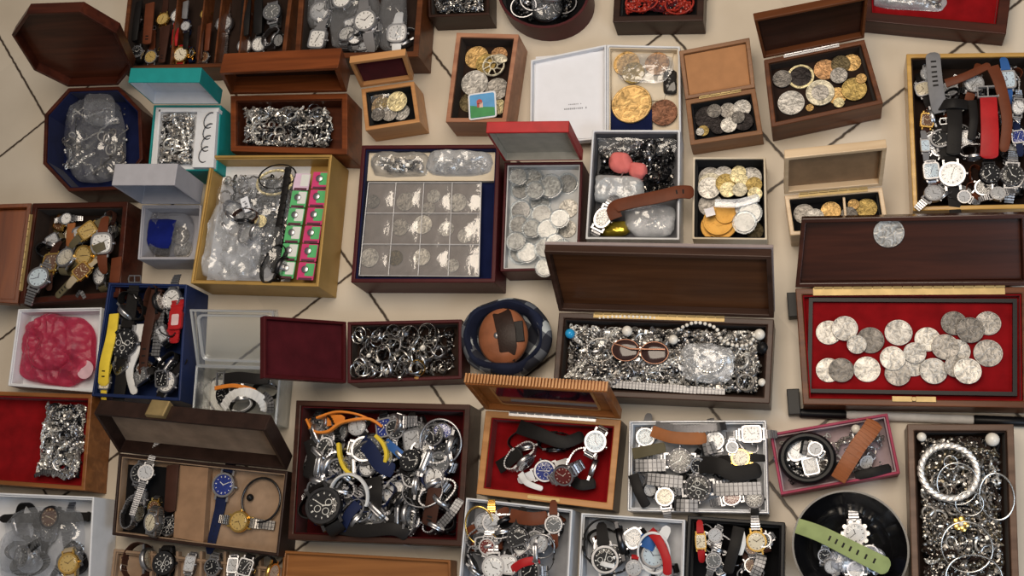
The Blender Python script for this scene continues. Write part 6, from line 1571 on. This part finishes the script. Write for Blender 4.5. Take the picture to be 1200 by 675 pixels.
for (a, kw) in [((985, 655, 11, 's', 's', 'Ms', 30, 'loop'), {}), ((960, 652, 9, 'k', 's', 'Ms', 80, 'loop'), {}), ((1020, 650, 12, 'y', 's', 'Ln', 160, 'loop'), {}), ((1003, 668, 11, 's', 's', 'Ms', 0, 'loop'), {}), ((968, 668, 9, 's', 's', 'Ms', 120, 'loop'), {}), ((1028, 668, 9, 'k', 's', 'Ms', 120, 'loop'), {}),
                ((1002, 625, 15, 'w', 's', 'Ms', 90, 'stub'), dict(label='white dial watch with petal shaped case in black bowl', tilt=(.05, .05)))]:
    watch(B, *a, cap=-.01, **kw)
W = LABELS[-1][0]
fl = MB()
for k in range(10): fl.lathe([(.24, 0), (.27, .1), (.2, .24)], 14, M=Matrix.Translation((1.0 * math.cos(k * PI / 5), 1.0 * math.sin(k * PI / 5), .15)))
link('petal_rim', fl.mesh('petal_rim', M_SIL, True), W)
bag('plastic_bag', 'small clear bag over the watches in black bowl', [(970, 640), (1040, 640), (1036, 672), (972, 672)], .040, .010, clear('faint_film', (.85, .88, .95), .06, .12, .12, 90, .8), 92, amp=.006)
band('watch_strap', 'long pale green strap lying across the black bowl', [(934, 616, .056), (962, 626, .058), (1000, 645, .059), (1042, 666, .054)], .0185, 'Le', taper=-.2, holes=7)

# ================= brown box of bangles, right edge
B = box('bb', 'jewellery_box', 'long brown box of bangles and silver trinkets at right edge', 'box', [(1063, 497), (1188, 497), (1196, 724), (1070, 724)], .05, .008, .03, W_GREY, V_DARK, 'brown bangle box')
jumble('jewellery_pile', 'dense heap of silver beads and charms under the bangles', B, [(1072, 506), (1180, 506), (1187, 684), (1079, 684)], B.fz + .002, B.zr - .006, [M_TARN, H_MID, M_TARN, M_DKMETAL, H_MID, H_MID, M_TARN, H_SIL, V_DARK, plain('olive_silver', (.22, .19, .14), .35, .8)], 250, 520, 120, 300, 95, wire=.0009)
M_FR = plain('frosted_silver', (.78, .76, .74), .4, .75, 700, .8, .2, 200)
hoop('bangle', 'thick sparkling silver bangle, largest in the brown box', 1112, 553, 34, 34, .054, .0042, M_FR, twist=True)
for (x, y, rx, ry, w, t, lb) in [(1122, 567, 25, 27, .0009, .3, 'thin silver bangle crossing the thick sparkling one'), (1114, 542, 8, 9, .0008, .4, 'small silver hoop inside the thick sparkling bangle'), (1168, 582, 21, 30, .0010, .2, 'thin silver bangle at right wall of brown box'), (1133, 641, 31, 32, .0011, .15, 'thin round silver bangle in lower half of brown box'),
                                 (1141, 676, 34, 28, .0016, .2, 'silver bangle cut by the picture bottom in brown box'), (1136, 590, 17, 16, .0008, .3, 'small thin hoop below the thick sparkling bangle')]:
    hoop('bangle', lb, x, y, rx, ry, .054, w, M_SIL, tiltx=t)
bead(1163, 515, 9, .050, PEARL, 'pearl', 'large white pearl at far right corner of brown box', 'pearl')
bead(1080, 512, 6, .050, PEARL, 'pearl', 'pale pearl at far left corner of brown box', 'pearl')
fc = empty('flower_charm', at(1126, 614, .056))
fm = MB()
for k in range(5): fm.lathe([(.0036, 0), (.004, .001), (.002, .002)], 12, M=Matrix.Translation((.0055 * math.cos(k * 1.2566), .0055 * math.sin(k * 1.2566), 0)))
link('petals', fm.mesh('petals', M_GOLD, True), fc); link('charm_centre', MB().sphere((0, 0, .002), .003, 12, 8).mesh('charm_centre', PEARL, True), fc)
tag(fc, 'small gold flower charm between the bangles in brown box', 'charm')
finish_labels()

# ================= light: warm ceiling lamp behind, cool daylight from the lower right
def area(name, loc, target, size, power, col, sy=None):
    L = bpy.data.lights.new(name, 'AREA'); L.energy = power; L.color = col; L.size = size
    if sy: L.shape = 'RECTANGLE'; L.size_y = sy
    o = bpy.data.objects.new(name, L); COL.objects.link(o); o.location = loc
    d = Vector(target) - Vector(loc); o.rotation_euler = d.to_track_quat('-Z', 'Y').to_euler()
area('ceiling_lamp', (-.15, .72, 1.95), (-.15, .5, 0), 1.3, 34, (1, .86, .70))
area('window_light', (1.2, -.9, 1.6), (.0, .0, 0), .9, 16, (.70, .84, 1))
w = bpy.data.worlds.new('room'); sc.world = w; w.use_nodes = True; nt = w.node_tree
bg = nt.nodes['Background']; tc = N(nt, 'ShaderNodeTexCoord'); sp = N(nt, 'ShaderNodeSeparateXYZ'); nt.links.new(tc.outputs['Generated'], sp.inputs[0])
r = ramp(nt, [(0, (.02, .018, .016)), (.45, (.08, .075, .07)), (.7, (.30, .28, .26)), (1, (.42, .39, .36))])
ad = N(nt, 'ShaderNodeMath', operation='MULTIPLY_ADD'); ad.inputs[1].default_value = .5; ad.inputs[2].default_value = .5; nt.links.new(sp.outputs[2], ad.inputs[0]); nt.links.new(ad.outputs[0], r.inputs[0])
nz = N(nt, 'ShaderNodeTexNoise'); nz.inputs['Scale'].default_value = 2.2; nt.links.new(tc.outputs['Generated'], nz.inputs['Vector'])
r2 = ramp(nt, [(.38, (.25, .25, .25)), (.62, (1.6, 1.6, 1.6))]); nt.links.new(nz.outputs[0], r2.inputs[0])
mm = N(nt, 'ShaderNodeMix', data_type='RGBA', blend_type='MULTIPLY'); mm.inputs['Factor'].default_value = 1; nt.links.new(r.outputs[0], mm.inputs['A']); nt.links.new(r2.outputs[0], mm.inputs['B'])
nt.links.new(mm.outputs['Result'], bg.inputs[0]); bg.inputs[1].default_value = .42
vs = sc.view_settings; vs.view_transform = 'Standard'; vs.look = 'None'; vs.gamma = 1; vs.use_curve_mapping = False; vs.exposure = 0.06
sc.cycles.transparent_max_bounces = 16; sc.cycles.max_bounces = 8
